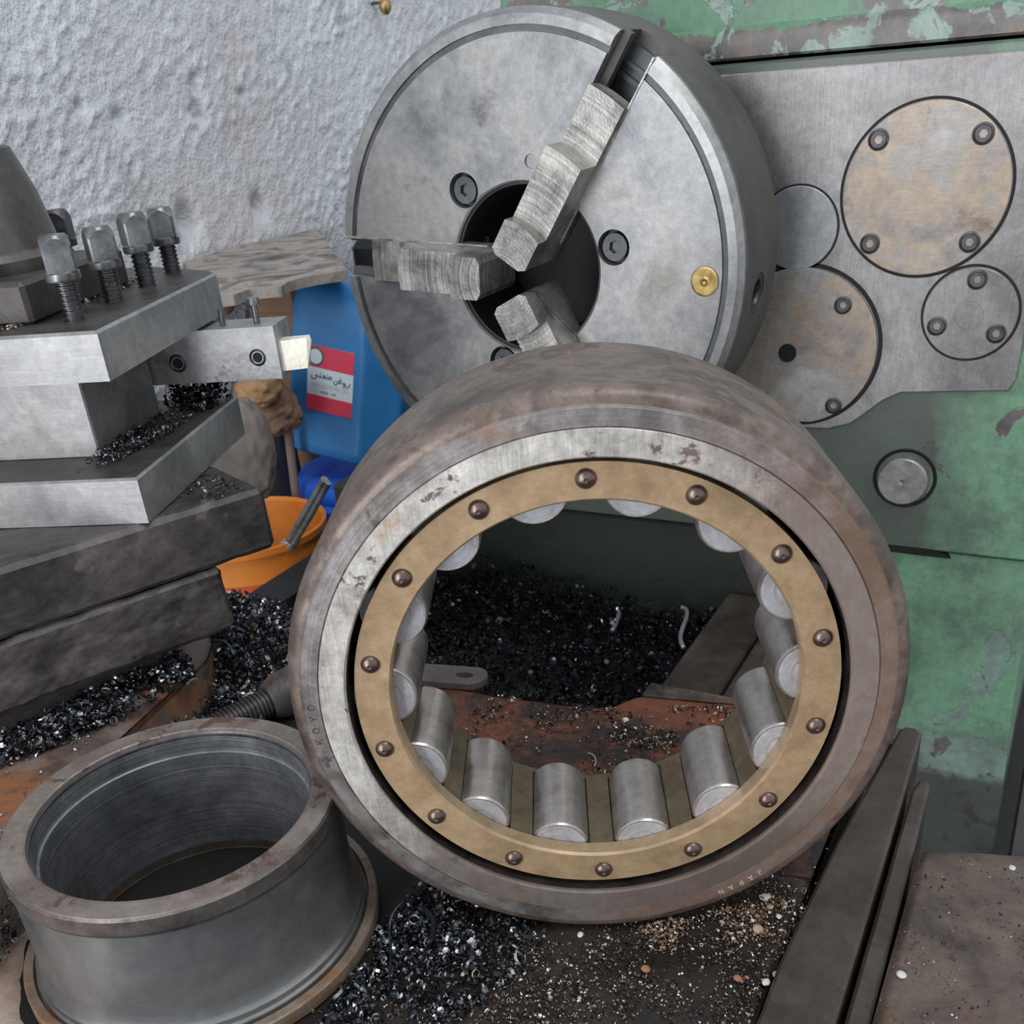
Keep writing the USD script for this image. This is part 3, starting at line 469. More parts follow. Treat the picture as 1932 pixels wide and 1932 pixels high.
re_ = lathe([(.0136, -.0098), (.0136, -.00925), (.0118, -.0091), (.0082, -.0091), (.0078, -.0093), (.0066, -.00935), (.0058, -.0092), (0, -.0092), (0, -.0098)], 64)
for k in range(NR):
    a = math.radians(90 + (k + .5) * 360 / NR); mm = rotz(37 * k, (.0955 * math.cos(a), .0955 * math.sin(a), 0))
    r0 = part(br, 'roller', rl, m_roller, 25, m=mm); part(r0, 'end_face', re_, m_rollend, 25)

# ------------------------------------------------------------------ the flanged sleeve lying in front
h_ = .2945; SX, SY = -1.2162 * h_, .9301 * h_; zt = -h_; zb = -.3757
sv = thing('flanged_sleeve', 'grey steel sleeve with flanged foot lying on the bed, open bore up', 'sleeve', mat4((SX, SY, zb)))
hh = zt - zb
part(sv, 'body', lathe([(.0672, .003), (.0842, .003), (.0842, .0095), (.0832, .0110), (.0832, .0140), (.0812, .0165), (.0800, .024), (.0794, hh - .0118), (.0672, hh - .0118)], 240), m_sleeve, 30)
part(sv, 'collar', lathe([(.0672, hh - .0118), (.0790, hh - .0118), (.0797, hh - .0100), (.0809, hh - .0090), (.0809, hh - .0014), (.0800, hh - .0004), (.0792, hh - .0006), (.0672, hh - .003)], 240), m_collar, 30, label='rounded collar round the top')
part(sv, 'rim', lathe([(.0680, hh - .0018), (.0801, hh - .0008), (.0797, hh - .0001), (.0790, hh), (.0692, hh), (.0682, hh - .0006)], 240), m_sleeverim, 30, label='rust-stained flat rim')
part(sv, 'bore', lathe([(.0684, hh - .0008), (.0672, hh - .0045), (.0669, hh - .0135), (.0655, hh - .0142), (.0655, .001), (.0673, .001), (.0686, hh - .003)], 240), m_bore, 20, label='turned bore with a bright upper band')
part(sv, 'foot_flange', lathe([(.0655, 0), (.0900, 0), (.0906, .0010), (.0906, .0078), (.0899, .0086), (.0858, .0086), (.0850, .0060), (.0655, .0060)], 240), m_flange, 30, label='rusty flange at the foot')

# ------------------------------------------------------------------ the four-way tool post
TS = 1.3                                        # size of the tool post and slide
def sized(m, k):
    m = m.copy(); m[:3, :3] *= k; m[3, :3] *= k; return m
TH = 111.2; tpm = sized(rotz(TH - 90, (-.374, .3197, 0)), TS)
tp = thing('tool_post', 'square four-way lathe tool post with pale machined front and square-headed bolts', 'tool post', tpm)
top_poly = [(0, 0), (.0, .1435), (-.006, .1520), (-.0128, .1570), (-.0560, .1870), (-.150, .1870), (-.150, 0)]
top_poly = top_poly[::-1]
part(tp, 'top_plate', prism(top_poly, -.1012, -.0800, .0012), m_post, label='thick top plate')
part(tp, 'top_skin', prism(Polygon(top_poly).buffer(-.0016, join_style=2), -.0802, -.07985), m_posttop, label='oily upper face of the top plate')
part(tp, 'centre_block', cbox(-.150, -.034, .0345, .1085, -.1455, -.1010, .0008), m_post, label='centre block set back between the plates')
part(tp, 'base_plate', prism([(0, 0), (0, .137), (-.15, .137), (-.15, 0)][::-1], -.1671, -.1453, .0010), m_post, label='thick base plate')
part(tp, 'base_skin', prism([(-.0016, .0016), (-.0016, .1355), (-.149, .1355), (-.149, .0016)][::-1], -.1454, -.1451), m_posttop, label='oily ledge of the base plate')
hubc = (-.0990, .0715)
part(tp, 'hub', lathe([(0, -.0625), (.0500, -.0625), (.0505, -.056), (.0485, -.0535), (.0480, -.052), (.0440, -.030), (.0375, -.0105), (.0360, -.0095), (0, -.0095)], 96), m_hub, m=mat4((hubc[0], hubc[1], 0)), label='tapered clamping hub')
part(tp, 'boss', cbox(-.160, -.0405, .022, .125, -.0803, -.0615, .002), m_posttop, label='raised boss under the hub')
def bolt_thread(r, z0, z1, pitch, n=20):
    k = int((z1 - z0) / pitch * 4) + 1; t = np.arange(k * 2 + 1); zz = z0 + (z1 - z0) * t / (2 * k); P = []
    for i, z in enumerate(zz): P.append((r * (1.0 if (int((z - z0) / pitch * 2) % 2 == 0) else .86), z))
    return lathe([(0, z0)] + P + [(0, z1)], 28)
def sq_head(w, z0, z1):
    b = Manifold.cube((w, w, z1 - z0)).translate((-w / 2, -w / 2, z0)); cone = mrev([(0, z0 - .001), (w * .66, z0 - .001), (w * .66, z1 - .0045), (w * .44, z1), (0, z1)], 48)
    return tri(b ^ cone)
for (bx, by, rot, tilt, top, mt) in ((-.0233, .0276, 30, 0, -.0440, 0), (-.0262, .0740, 38, 0, -.0462, 0), (-.0258, .1125, 42, 0, -.0445, 0), (-.0302, .1570, 20, 0, -.0468, 0), (-.0905, .1580, 12, 0, -.0440, 1), (-.135, .0276, 25, 0, -.045, 0)):
    m = rotz(rot, (bx, by, 0)); hb = top - .0150
    b = part(tp, 'clamp_bolt', join(sq_head(.0128, hb, top), lathe([(0, hb - .0038), (.0074, hb - .0038), (.0077, hb - .003), (.0077, hb - .0004), (.0070, hb + .0002), (0, hb + .0002)], 32)), m_bolt if not mt else m_screw, 25, 'square-headed clamp bolt', m)
    part(b, 'thread', bolt_thread(.0047, -.0805, hb - .003, .0021), m_thread, 40)

# the boring bar holder clamped in the tool post
tb = thing('tool_holder', 'rough steel boring tool holder with white tip clamped in the tool post', 'tool holder', tpm)
endc = Manifold.cube((.2, .05, .0272)).translate((-.162, .1105, -.1305)) - mcyl(.05, -.2, 0, 96).translate((0, 0, 0)).rotate((90, 0, 0)).translate((.0872, .3, -.118)) 
part(tb, 'bar', tri(endc ^ mbox(-.2, .2, .1105, .1355, -.2, 0)), m_toolbar, 25)
part(tb, 'cutting_tip', trimesh.convex.convex_hull([(.036, .1140, -.1120), (.036, .1140, -.1275), (.0535, .1150, -.1110), (.0555, .1165, -.1128), (.0515, .1150, -.1268), (.036, .125, -.1120), (.036, .125, -.1275), (.0530, .123, -.1112), (.0505, .123, -.1268)]), m_insert, False, 'white carbide cutting tip')
for (x, z, r) in ((-.0185, -.1195, .0038), (.0265, -.1188, .0036)):
    mm = mat4((x, .1105, z), (1, 0, 0), (0, 0, 1), (0, -1, 0))
    part(tb, 'socket_screw', xf(join(lathe([(r * .72, -.003), (r * 1.25, -.003), (r * 1.25, .0001), (r * 1.05, .0007), (r * .72, -.001)], 36), lathe([(0, -.003), (r * .45, -.003), (r * .45, -.0002), (0, -.0001)], 24)), mm), m_screw, label='dark socket screw')
    part(tb, 'screw_recess', xf(lathe([(0, -.003), (r * .74, -.003), (r * .74, .0002), (0, .0002)], 24), mm), m_dark)
for (x, hh2, rr) in ((.0075, .0085, .0015), (.0265, .0110, .0017)):
    g = lathe([(0, -.104), (rr, -.104), (rr, -.1033 + hh2), (0, -.1033 + hh2)], 20)
    if hh2 > .01: g = join(g, lathe([(0, -.1033 + hh2 - .001), (rr * 1.9, -.1033 + hh2 - .001), (rr * 1.9, -.1033 + hh2 + .0022), (0, -.1033 + hh2 + .0022)], 20))
    part(tb, 'set_screw', g, m_bolt, m=mat4((x, .1200, 0)))

# ------------------------------------------------------------------ compound slide and saddle
cd = np.array([.39, .92]); cd /= np.linalg.norm(cd); CA = math.degrees(math.atan2(cd[1], cd[0]))
cm = sized(rotz(CA - 90, (-.3532, .3728, 0)), TS)           # local x: out of the visible side, y: along the slide, z up
def rough_block(x0, x1, y0, y1, z0, z1, seed, amp=.0012, step=.004, c=.0025):
    t = cbox(x0, x1, y0, y1, z0, z1, c); t = t.subdivide_to_size(step); v = t.vertices
    d = meshkit.fbm(v * 120, 3, seed) - .5; d2 = meshkit.fbm(v * 35, 2, seed + 4) - .5
    n = t.vertex_normals; t.vertices = v + n * (amp * 2 * d + amp * 2.5 * d2)[:, None]; return t
cs = thing('compound_slide', 'dark oily compound slide casting under the tool post', 'slide', cm)
part(cs, 'upper_slide', rough_block(-.16, 0, -.34, .004, -.1995, -.1676, 1, .0006), m_cast, True, 'long upper slide block')
part(cs, 'lower_slide', rough_block(-.16, -.0004, -.34, -.0265, -.2345, -.2005, 2, .0014), m_cast, True, 'rough lower slide block')
part(cs, 'support', rough_block(-.16, -.018, -.34, -.060, -.2530, -.2340, 3, .0012, .008), m_cast, True)
# saddle wing
wp = [(-.4380, .16), (-.4440, .20), (-.4560, .262), (-.4720, .305), (-.4860, .350), (-.4970, .410), (-.5080, .452), (-.528, .482), (-.60, .50), (-.80, .50), (-.80, .16)]
def heightfield(poly, z, step, amp, seed, freq=30, edge=0., thick=.02, extra=None, rim=None):
    """flat casting with an uneven top: gridded top, sides down"""
    P = Polygon(poly); x0, y0, x1, y1 = P.bounds
    g = trimesh.creation.extrude_polygon(P, thick, engine='earcut'); g = g.subdivide_to_size(step, max_iter=14)
    v = g.vertices.copy(); topv = v[:, 2] > thick - 1e-6
    n = (meshkit.fbm(np.c_[v[:, :2], v[:, 2] * 0] * freq, 4, seed) - .5) * 2 * amp
    if edge > 0:
        from shapely import distance, points
        d = distance(points(v[:, :2]), P.exterior); n = n - edge * np.exp(-(d / edge) ** 2 * 1.2) * .8
    if extra is not None: n = n + extra(v[:, 0], v[:, 1])
    v[:, 2] += np.where(topv, n, 0); v[:, 2] += z - thick; g.vertices = v; return g
sd = thing('lathe_saddle', 'rusty brown saddle wing with chips beside the compound slide', 'saddle')
part(sd, 'wing', heightfield(wp, -.330, .008, .0016, 5, 30, .010, .045), m_wing, True)

# ------------------------------------------------------------------ the bed: plate, ways, gap
far = [(-.64, .548), (-.46, .536), (-.3294, .5373), (-.262, .5455), (-.2446, .5490), (-.2390, .5625), (-.2300, .5715), (-.1639, .5840), (-.0800, .5880)]
bd = thing('lathe_bed', 'oily black lathe bed plate with rusty far edge under the bearing', 'lathe bed')
ZB = -.3757
rng = np.random.default_rng(11)
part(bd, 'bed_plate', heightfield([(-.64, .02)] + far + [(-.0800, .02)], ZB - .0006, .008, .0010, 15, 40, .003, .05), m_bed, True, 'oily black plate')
strip = [(x, y - .0005) for x, y in far] + [(-.0800, .430), (-.20, .405), (-.30, .41), (-.40, .45), (-.46, .503), (-.64, .51)]
part(bd, 'rusty_edge', heightfield(strip, ZB + .0002, .005, .0012, 17, 60, .002, .010), m_bedrust, True, 'rusty far edge of the plate')
part(bd, 'side_plate', heightfield([(-.66, .03), (-.66, .345), (-.470, .345), (-.4510, .285), (-.4500, .258), (-.4420, .228), (-.425, .206), (-.400, .189), (-.360, .180), (-.350, .10), (-.350, .03)][::-1], ZB + .0012, .008, .0012, 29, 30, .003, .02), m_pink, True, 'pinkish rusty plate left of the sleeve')
part(bd, 'way_rail', prism([(-.0935, .10), (-.0784, .33), (-.0790, .36), (-.0740, .46), (-.0628, .584), (-.0600, .5875), (-.0535, .5875), (-.0496, .583), (-.0478, .44), (-.0470, .33), (-.0440, .10)][::-1], -.42, -.3715, .0018), m_rail, label='long steel bed way')
part(bd, 'way_rail', prism([(-.0468, .10), (-.0440, .341), (-.0462, .527), (-.0440, .5400), (-.0385, .5405), (-.0372, .535), (-.0336, .345), (-.0330, .10)][::-1], -.42, -.3765, .0018), m_rail, label='narrow second bed way')
part(bd, 'gap_floor', heightfield([(-.62, .50), (-.62, .86), (-.10, .86), (-.10, .50)][::-1], -.470, .02, .004, 19, 25, 0, .02), m_pit, True, 'oily black bottom of the gap')
part(bd, 'gap_rail', cbox(-.2560, -.2080, .585, .853, -.50, -.4300, .002), m_rail, label='brown rail along the gap')
part(bd, 'gap_rail', cbox(-.2030, -.105, .592, .853, -.50, -.4240, .002), m_rail, label='wider brown rail along the gap')
part(bd, 'gap_lip', cbox(-.2380, -.06, .5875, .606, -.46, -.3850, .002), m_cast, label='dark lip behind the plate edge')
part(bd, 'chip_tray', cbox(-1.085, .02, -.25, 1.75, -.72, -.70, .003), m_tray, label='oily tray under the lathe')
rp_ = thing('saddle_plate', 'brown oil-stained saddle plate at the lower right with scattered grit', 'plate')
part(rp_, 'plate', heightfield([(-.0330, .06), (-.0330, .4730), (-.0300, .4780), (-.0233, .4800), (.06, .5040), (.20, .5400), (.20, .06)][::-1], -.3762, .008, .0010, 23, 25, .003, .035), m_wingplate, True)
solo('bed_foot', cbox(.09, .34, .70, 1.3, -1.1, -.62, .01), m_tubeblk, 'dark machine foot beyond the saddle plate', 'machine foot')

# ------------------------------------------------------------------ swarf, grit and chips
def curl_protos(rs):
    out = []
    for k in range(6):
        turns = rs.uniform(.5, 1.6); n = 9; t = np.linspace(0, turns * 2 * np.pi, n); r = .5 * rs.uniform(.7, 1.1); pit = rs.uniform(.05, .35)
        w = rs.uniform(.16, .34); P = np.c_[r * np.cos(t), r * np.sin(t), pit * t / 6.28]
        v = np.vstack([P - (0, 0, w / 2), P + (0, 0, w / 2)]); i = np.arange(n - 1)
        out.append((v, np.vstack([np.c_[i, i + 1, n + i + 1], np.c_[i, n + i + 1, n + i]])))
    return out
def grain_protos(rs):
    out = []
    for k in range(5):
        t = trimesh.creation.icosphere(0) if k < 2 else trimesh.creation.octahedron() if hasattr(trimesh.creation, 'octahedron') else trimesh.creation.icosphere(0)
        v = np.array(t.vertices) * rs.uniform(.55, 1.1, (len(t.vertices), 1)) * rs.uniform(.5, 1, 3) * .5; out.append((v, np.array(t.faces)))
    return out
def scatter(P, size, seed, curls=.5, flat=.6):
    """joined mesh of small chips at points P with given sizes"""
    rs = np.random.default_rng(seed); pr = curl_protos(rs); gp = grain_protos(rs); n = len(P); V, F, own, off = [], [], [], 0
    kind = rs.random(n) < curls; which = rs.integers(0, 30, n)
    for isc, protos in ((True, pr), (False, gp)):
        for k, (v, f) in enumerate(protos):
            idx = np.nonzero((kind == isc) & (which % len(protos) == k))[0]
            if not len(idx): continue
            q = rs.normal(size=(len(idx), 4)); q[:, 1:3] *= flat; q /= np.linalg.norm(q, axis=1)[:, None]; w, x, y, z = q.T
            R = np.stack([np.stack([1 - 2 * (y * y + z * z), 2 * (x * y - z * w), 2 * (x * z + y * w)], -1), np.stack([2 * (x * y + z * w), 1 - 2 * (x * x + z * z), 2 * (y * z - x * w)], -1), np.stack([2 * (x * z - y * w), 2 * (y * z + x * w), 1 - 2 * (x * x + y * y)], -1)], 1)
            vv = np.einsum('nij,kj->nki', R, v) * size[idx][:, None, None] + P[idx][:, None]
            V.append(vv.reshape(-1, 3)); own.append(np.repeat(idx, len(v))); F.append((f[None] + (np.arange(len(idx)) * len(v))[:, None, None] + off).reshape(-1, 3)); off += len(idx) * len(v)
    return np.vstack(V), np.vstack(F), np.concatenate(own)
def in_poly(poly, n, seed, dens=None):
    from shapely import contains_xy
    rs = np.random.default_rng(seed); Pg = Polygon(poly); x0, y0, x1, y1 = Pg.bounds; out = np.zeros((0, 2))
    while len(out) < n:
        q = np.c_[rs.uniform(x0, x1, n * 2), rs.uniform(y0, y1, n * 2)]; q = q[contains_xy(Pg, q[:, 0], q[:, 1])]
        if dens is not None: q = q[rs.random(len(q)) < dens(q)]
        out = np.vstack([out, q])
    return out[:n], rs
def stuff(name, label, cat, v, f, own, mat):
    m, stops = mat; p = solo(name, (v, f), m, label, cat, False, kind='stuff')
    rs = np.random.default_rng(len(v)); n = own.max() + 1; u = rs.random(n); c = np.array([lin(*stops[min(np.searchsorted([q for q, _ in stops], x), len(stops) - 1)][1]) for x in u]) * rs.uniform(.7, 1.25, (n, 1))
    from pxr import Vt
    UsdGeom.PrimvarsAPI(p).CreatePrimvar('chip_colour', Sdf.ValueTypeNames.Color3fArray, 'vertex').Set(Vt.Vec3fArray.FromNumpy(c[own].astype(np.float32)))
def nz(q, s, seed): return meshkit.fbm(np.c_[q * s, q[:, :1] * 0], 3, seed)

# grit under and before the bearing
grit_poly = [(-.27, .20), (-.275, .33), (-.24, .40), (-.20, .47), (-.12, .50), (-.072, .48), (-.080, .36), (-.088, .20)]
q, rs = in_poly(grit_poly, 15000, 31, lambda q: np.clip((nz(q, 28, 5) - .40) * 4.5, .04, 1))
s = rs.lognormal(math.log(.0012), .38, len(q)); s = np.clip(s, .0006, .0034)
stuff('floor_grit', 'fine oily grit and white chips strewn on the plate under the bearing', 'grit', *scatter(np.c_[q, ZB + s * .15 + rs.random(len(q)) * .0006], s, 32, .30), m_grit)
q, rs = in_poly([(-.150, .362), (-.128, .380), (-.095, .408), (-.083, .412), (-.082, .385), (-.098, .372), (-.125, .352), (-.150, .345)], 900, 61, lambda q: np.clip((nz(q, 60, 31) - .38) * 5, .03, 1))
s = np.clip(rs.lognormal(math.log(.0019), .35, len(q)), .0009, .0038)
stuff('tan_grit', 'drift of tan and brown grains along the front of the bearing', 'grit', *scatter(np.c_[q, ZB + s * .2], s, 62, .0), m_tangrit)
# bright chips beside the sleeve's flange
q, rs = in_poly([(-.262, .245), (-.272, .300), (-.268, .352), (-.232, .372), (-.180, .330), (-.200, .28), (-.232, .225), (-.27, .19), (-.30, .185)], 3000, 33, lambda q: np.clip((nz(q, 40, 9) - .34) * 4, .1, 1) * np.clip(1.25 - np.hypot((q[:, 0] + .246) / .062, (q[:, 1] - .285) / .09), .04, 1))
q = q[np.hypot(q[:, 0] - SX, q[:, 1] - SY) > .0925]
s = np.clip(rs.lognormal(math.log(.0026), .4, len(q)), .0011, .006)
stuff('swarf_patch', 'blue-black curled chips heaped between the sleeve flange and the bearing', 'swarf', *scatter(np.c_[q, ZB + s * .2 + rs.random(len(q)) * .003], s, 34, .75, 1.), m_swarf)
# chips left of the sleeve
q, rs = in_poly([(-.56, .10), (-.56, .31), (-.47, .31), (-.455, .24), (-.43, .17), (-.40, .10)], 2600, 35, lambda q: np.clip((nz(q, 22, 12) - .45) * 5, .02, 1))
q = q[np.hypot(q[:, 0] - SX, q[:, 1] - SY) > .0925]
s = np.clip(rs.lognormal(math.log(.0015), .35, len(q)), .0008, .003)
stuff('floor_grit', 'brown grit on the rust-pink plate left of the sleeve', 'grit', *scatter(np.c_[q, ZB + s * .2], s, 36, .2), m_greychips)
# heap of blue swarf behind the sleeve
heap_c = np.array([-.515, .475])
def heap_h(q): return .030 * np.exp(-(((q[:, 0] + .535) / .060) ** 2 + ((q[:, 1] - .500) / .060) ** 2)) + .012
heap_poly = [(-.43, .368), (-.488, .352), (-.503, .415), (-.528, .455), (-.565, .490), (-.64, .52), (-.62, .60), (-.54, .585), (-.48, .52), (-.475, .47), (-.448, .43), (-.40, .385)]
q, rs = in_poly(heap_poly, 7000, 37)
s = np.clip(rs.lognormal(math.log(.0034), .36, len(q)), .0015, .008)
stuff('swarf_heap', 'heap of blue-black curled swarf behind the sleeve', 'swarf', *scatter(np.c_[q, ZB + heap_h(q) * rs.random(len(q)) ** .5], s, 38, .8, 1.), m_swarf)
bt = heightfield(heap_poly, ZB + .001, .012, .0, 3, 20, 0, .004, lambda x, y: .75 * (.030 * np.exp(-(((x + .535) / .060) ** 2 + ((y - .500) / .060) ** 2))))
solo('swarf_bedding', bt, m_pit, 'packed oily dirt beneath the swarf heap behind the sleeve', 'dirt', True, kind='stuff')
q, rs = in_poly([(-.435, .17), (-.456, .245), (-.474, .300), (-.488, .350), (-.500, .405), (-.470, .405), (-.440, .372), (-.440, .330), (-.448, .25), (-.43, .17)], 3200, 39)
s = np.clip(rs.lognormal(math.log(.0022), .35, len(q)), .001, .005)
stuff('swarf_patch', 'line of chips lodged between the saddle wing and the sleeve rim', 'swarf', *scatter(np.c_[q, ZB + .004 + rs.random(len(q)) * .022], s, 40, .6, 1.), m_swarf)
# chips on the saddle wing
wing_poly = [(-.555, .22), (-.520, .30), (-.496, .365), (-.484, .415), (-.492, .425), (-.510, .435), (-.530, .37), (-.545, .30), (-.575, .24)]
q, rs = in_poly(wing_poly, 3600, 41, lambda q: np.clip((nz(q, 26, 2) - .36) * 5, .03, 1))
s = np.clip(rs.lognormal(math.log(.0032), .36, len(q)), .0014, .007)
stuff('swarf_patch', 'bright chips lying on the saddle wing under the compound slide', 'swarf', *scatter(np.c_[q, -.3295 + rs.random(len(q)) * .012], s, 42, .6, 1.), m_swarf)
q, rs = in_poly([(-.470, .25), (-.505, .36), (-.525, .44), (-.60, .46), (-.60, .25)], 1500, 43, lambda q: np.clip((nz(q, 30, 22) - .46) * 5, .02, 1))
s = np.clip(rs.lognormal(math.log(.0014), .35, len(q)), .0008, .003)
stuff('wing_grit', 'fine brown grit scattered over the saddle wing', 'grit', *scatter(np.c_[q, -.3295 + s * .2], s, 44, .2), m_greychips)
# black swarf in the gap
q, rs = in_poly([(-.62, .545), (-.62, .85), (-.262, .85), (-.262, .575), (-.33, .545)], 9000, 45)
s = np.clip(rs.lognormal(math.log(.0040), .45, len(q)), .0015, .012)
stuff('swarf_heap', 'black oily swarf filling the gap in the bed behind the bearing', 'swarf', *scatter(np.c_[q, -.468 + rs.random(len(q)) ** 1.3 * (.018 + .03 * np.clip((q[:, 1] - .56) / .3, 0, 1) * np.clip((-.30 - q[:, 0]) / .2, 0, 1))], s, 46, .85, 1.), m_pitswarf)
# chips on the rusty edge
q, rs = in_poly([(-.33, .505), (-.33, .535), (-.25, .545), (-.17, .578), (-.09, .580), (-.09, .545), (-.2, .51)], 2400, 47, lambda q: np.clip((nz(q, 40, 3) - .40) * 4, .05, 1))
s = np.clip(rs.lognormal(math.log(.0016), .45, len(q)), .0008, .0045)
q2, rs2 = in_poly([(-.33, .43), (-.33, .515), (-.2, .52), (-.10, .55), (-.10, .45), (-.2, .42)], 2200, 57, lambda q: np.clip((nz(q, 40, 6) - .36) * 4, .08, 1))
q = np.vstack([q, q2]); s = np.concatenate([s, np.clip(rs2.lognormal(math.log(.0013), .45, len(q2)), .0007, .004)])
stuff('edge_grit', 'dark and pale grit on the rusty far edge of the bed', 'grit', *scatter(np.c_[q, ZB + .001 + s * .2], s, 48, .15), m_grit)
# on the right plate
q, rs = in_poly([(-.0325, .20), (-.0325, .47), (.06, .50), (.08, .30), (.05, .20)], 1100, 49, lambda q: np.clip(.9 - (q[:, 0] + .03) * 9, .12, 1) * np.clip((nz(q, 40, 14) - .38) * 4, .1, 1))
s = np.clip(rs.lognormal(math.log(.0010), .4, len(q)), .0006, .0026)
stuff('plate_grit', 'pale specks of grit on the brown saddle plate', 'grit', *scatter(np.c_[q, -.3760 + s * .2], s, 50, .15), m_grit)
# tool post ledge chips (local coordinates of the tool post turned to room axes)
def tpw(p): p = np.asarray(p, float); c, s_ = math.cos(math.radians(TH - 90)), math.sin(math.radians(TH - 90)); return TS * np.c_[-.374 + c * p[:, 0] - s_ * p[:, 1], .3197 + s_ * p[:, 0] + c * p[:, 1]]
q, rs = in_poly([(-.034, .010), (-.034, .105), (-.006, .128), (-.012, .060), (-.022, .022)], 900, 51, lambda q: np.clip((nz(q, 60, 4) - .36) * 4, .1, 1))
s = np.clip(rs.lognormal(math.log(.0017), .4, len(q)), .0008, .0042)
stuff('swarf_patch', 'wet bright chips on the ledge of the tool post base', 'swarf', *scatter(np.c_[tpw(q), TS * (-.1446 + rs.random(len(q)) * .003)], s * TS, 52, .6, 1.), m_swarf)
q, rs = in_poly([(-.045, .01), (-.045, .14), (-.034, .14), (-.036, .08), (-.044, .03), (-.10, .012), (-.10, .020)], 420, 53)
s = np.clip(rs.lognormal(math.log(.0012), .4, len(q)), .0006, .003)
stuff('swarf_patch', 'tiny chips on top of the tool post around the bolts', 'swarf', *scatter(np.c_[tpw(q), TS * (-.0795 + rs.random(len(q)) * .0008)], s * TS, 54, .5, 1.), m_greychips)
q, rs = in_poly([(-.032, .110), (-.032, .134), (-.002, .134), (-.002, .110)], 420, 55)
s = np.clip(rs.lognormal(math.log(.0024), .35, len(q)), .001, .005)
stuff('swarf_patch', 'black swarf packed under the tool holder', 'swarf', *scatter(np.c_[tpw(q), TS * (-.1446 + rs.random(len(q)) * .012)], s * TS, 56, .7, 1.), m_pitswarf)

q, rs = in_poly([(-.06, -.045), (-.045, -.004), (-.004, -.004), (-.004, -.020), (-.035, -.04)], 260, 59)
s = np.clip(rs.lognormal(math.log(.0018), .4, len(q)), .0008, .004); ca, sa = math.cos(math.radians(CA - 90)), math.sin(math.radians(CA - 90))
q = TS * np.c_[-.3532 + ca * q[:, 0] - sa * q[:, 1], .3728 + sa * q[:, 0] + ca * q[:, 1]]
stuff('swarf_patch', 'few bright chips on the far end of the compound slide', 'swarf', *scatter(np.c_[q, TS * -.1672 + rs.random(len(q)) * .001], s, 60, .6, 1.), m_swarf)
# individual larger grit, flakes and curls
def pebble(px, py, size, mat, label, seed, z=ZB, flat=.6, name='pebble', cat='pebble', group=None):
    P = atz(px, py, z + size * flat * .25)
    solo(name, lump((0, 0, 0), (size * .5, size * .42, size * .5 * flat), seed, .22, 2, 2.4), mat, label, cat, 40, rotz(seed * 47 % 180, P), group)
pebble(1430, 1753, .0064, m_peb_tan, 'largest tan pebble on the grit in front of the bearing', 3)
pebble(1444, 1692, .0066, m_peb_white, 'white jagged flake on the grit below the bearing', 5, flat=.3, name='metal_flake', cat='flake')
pebble(1470, 1729, .0034, m_peb_white, 'oval white pebble just right of the brown grains', 7)
pebble(1453, 1711, .0040, m_peb_tan, 'brown round pebble under the white flake', 9)
pebble(1392, 1846, .0046, m_peb_rust, 'reddish brown pebble near the lower bed way', 11)
pebble(1465, 1838, .0042, m_peb_tan, 'tan pebble touching the left edge of the bed way', 13)
pebble(1701, 1839, .0050, m_peb_white, 'pale pebble on the brown saddle plate', 15, -.3760)
pebble(1445, 1853, .0044, m_peb_white, 'grey-white pebble below the tan one by the bed way', 17)
pebble(1218, 1828, .0050, m_peb_rust, 'rust-coloured pebble in the middle of the oily plate', 19)
pebble(1095, 1763, .0038, m_peb_white, 'white grain directly under the lowest point of the bearing', 21)
pebble(1180, 1358, .0046, m_peb_white, 'white stone seen through the bearing on the rusty edge', 23)
pebble(1910, 1637, .0040, m_peb_white, 'white flake near the far right edge of the saddle plate', 25, -.3760, .35, 'metal_flake', 'flake')
def curl(pts, r, mat, label, name='swarf_curl', n=6): solo(name, tube(pts, r, n), mat, label, 'swarf curl', True)
m_curl = metal('curl_steel', [(.3, (38, 42, 50)), (.7, (92, 98, 108))], 200, .8, (.25, .4))
m_curlb = metal('blue_curl_steel', [(.3, (62, 96, 128)), (.7, (120, 148, 172))], 200, .7, (.25, .4))
def pxcurve(pts, z): return np.array([atz(x, y, zz) for (x, y), zz in zip(pts, z if np.ndim(z) else [z] * len(pts))])
def smoothc(P, k=6):
    from scipy.interpolate import CubicSpline
    t = np.arange(len(P)); return CubicSpline(t, P)(np.linspace(0, len(P) - 1, k * len(P)))
curl(smoothc(pxcurve([(798, 1674), (764, 1698), (742, 1722), (735, 1752), (737, 1790), (736, 1830), (733, 1868)], [ZB + .012, ZB + .016, ZB + .014, ZB + .010, ZB + .008, ZB + .006, ZB + .005])), .0007, m_curl, 'long thin dark swarf strand beside the sleeve flange')
curl(smoothc(pxcurve([(790, 1712), (808, 1722), (819, 1740), (817, 1765), (805, 1778)], ZB + .006)), .0016, m_curl, 'thick dark curl under the left side of the bearing')
curl(smoothc(pxcurve([(376, 1225), (395, 1212), (418, 1210), (433, 1220), (440, 1236)], [ZB + .034, ZB + .038, ZB + .039, ZB + .038, ZB + .033])), .0011, m_curlb, 'arched blue-grey swarf curl on top of the heap')
curl(smoothc(pxcurve([(310, 1343), (280, 1346), (262, 1354), (256, 1366), (262, 1378)], [ZB + .016, ZB + .017, ZB + .017, ZB + .016, ZB + .012])), .0011, m_curlb, 'bright blue swarf curl just above the sleeve rim')
th_ = np.linspace(0, 14 * np.pi, 150); A0, A1 = atz(2, 1352, -.325), atz(66, 1338, -.325)
curl(A0[None] + (A1 - A0)[None] * (th_ / th_[-1])[:, None] + .0016 * np.c_[np.cos(th_) * .3, np.cos(th_), np.sin(th_)], .0005, m_rod, 'tight silver spiral of swarf on the saddle wing', n=5)
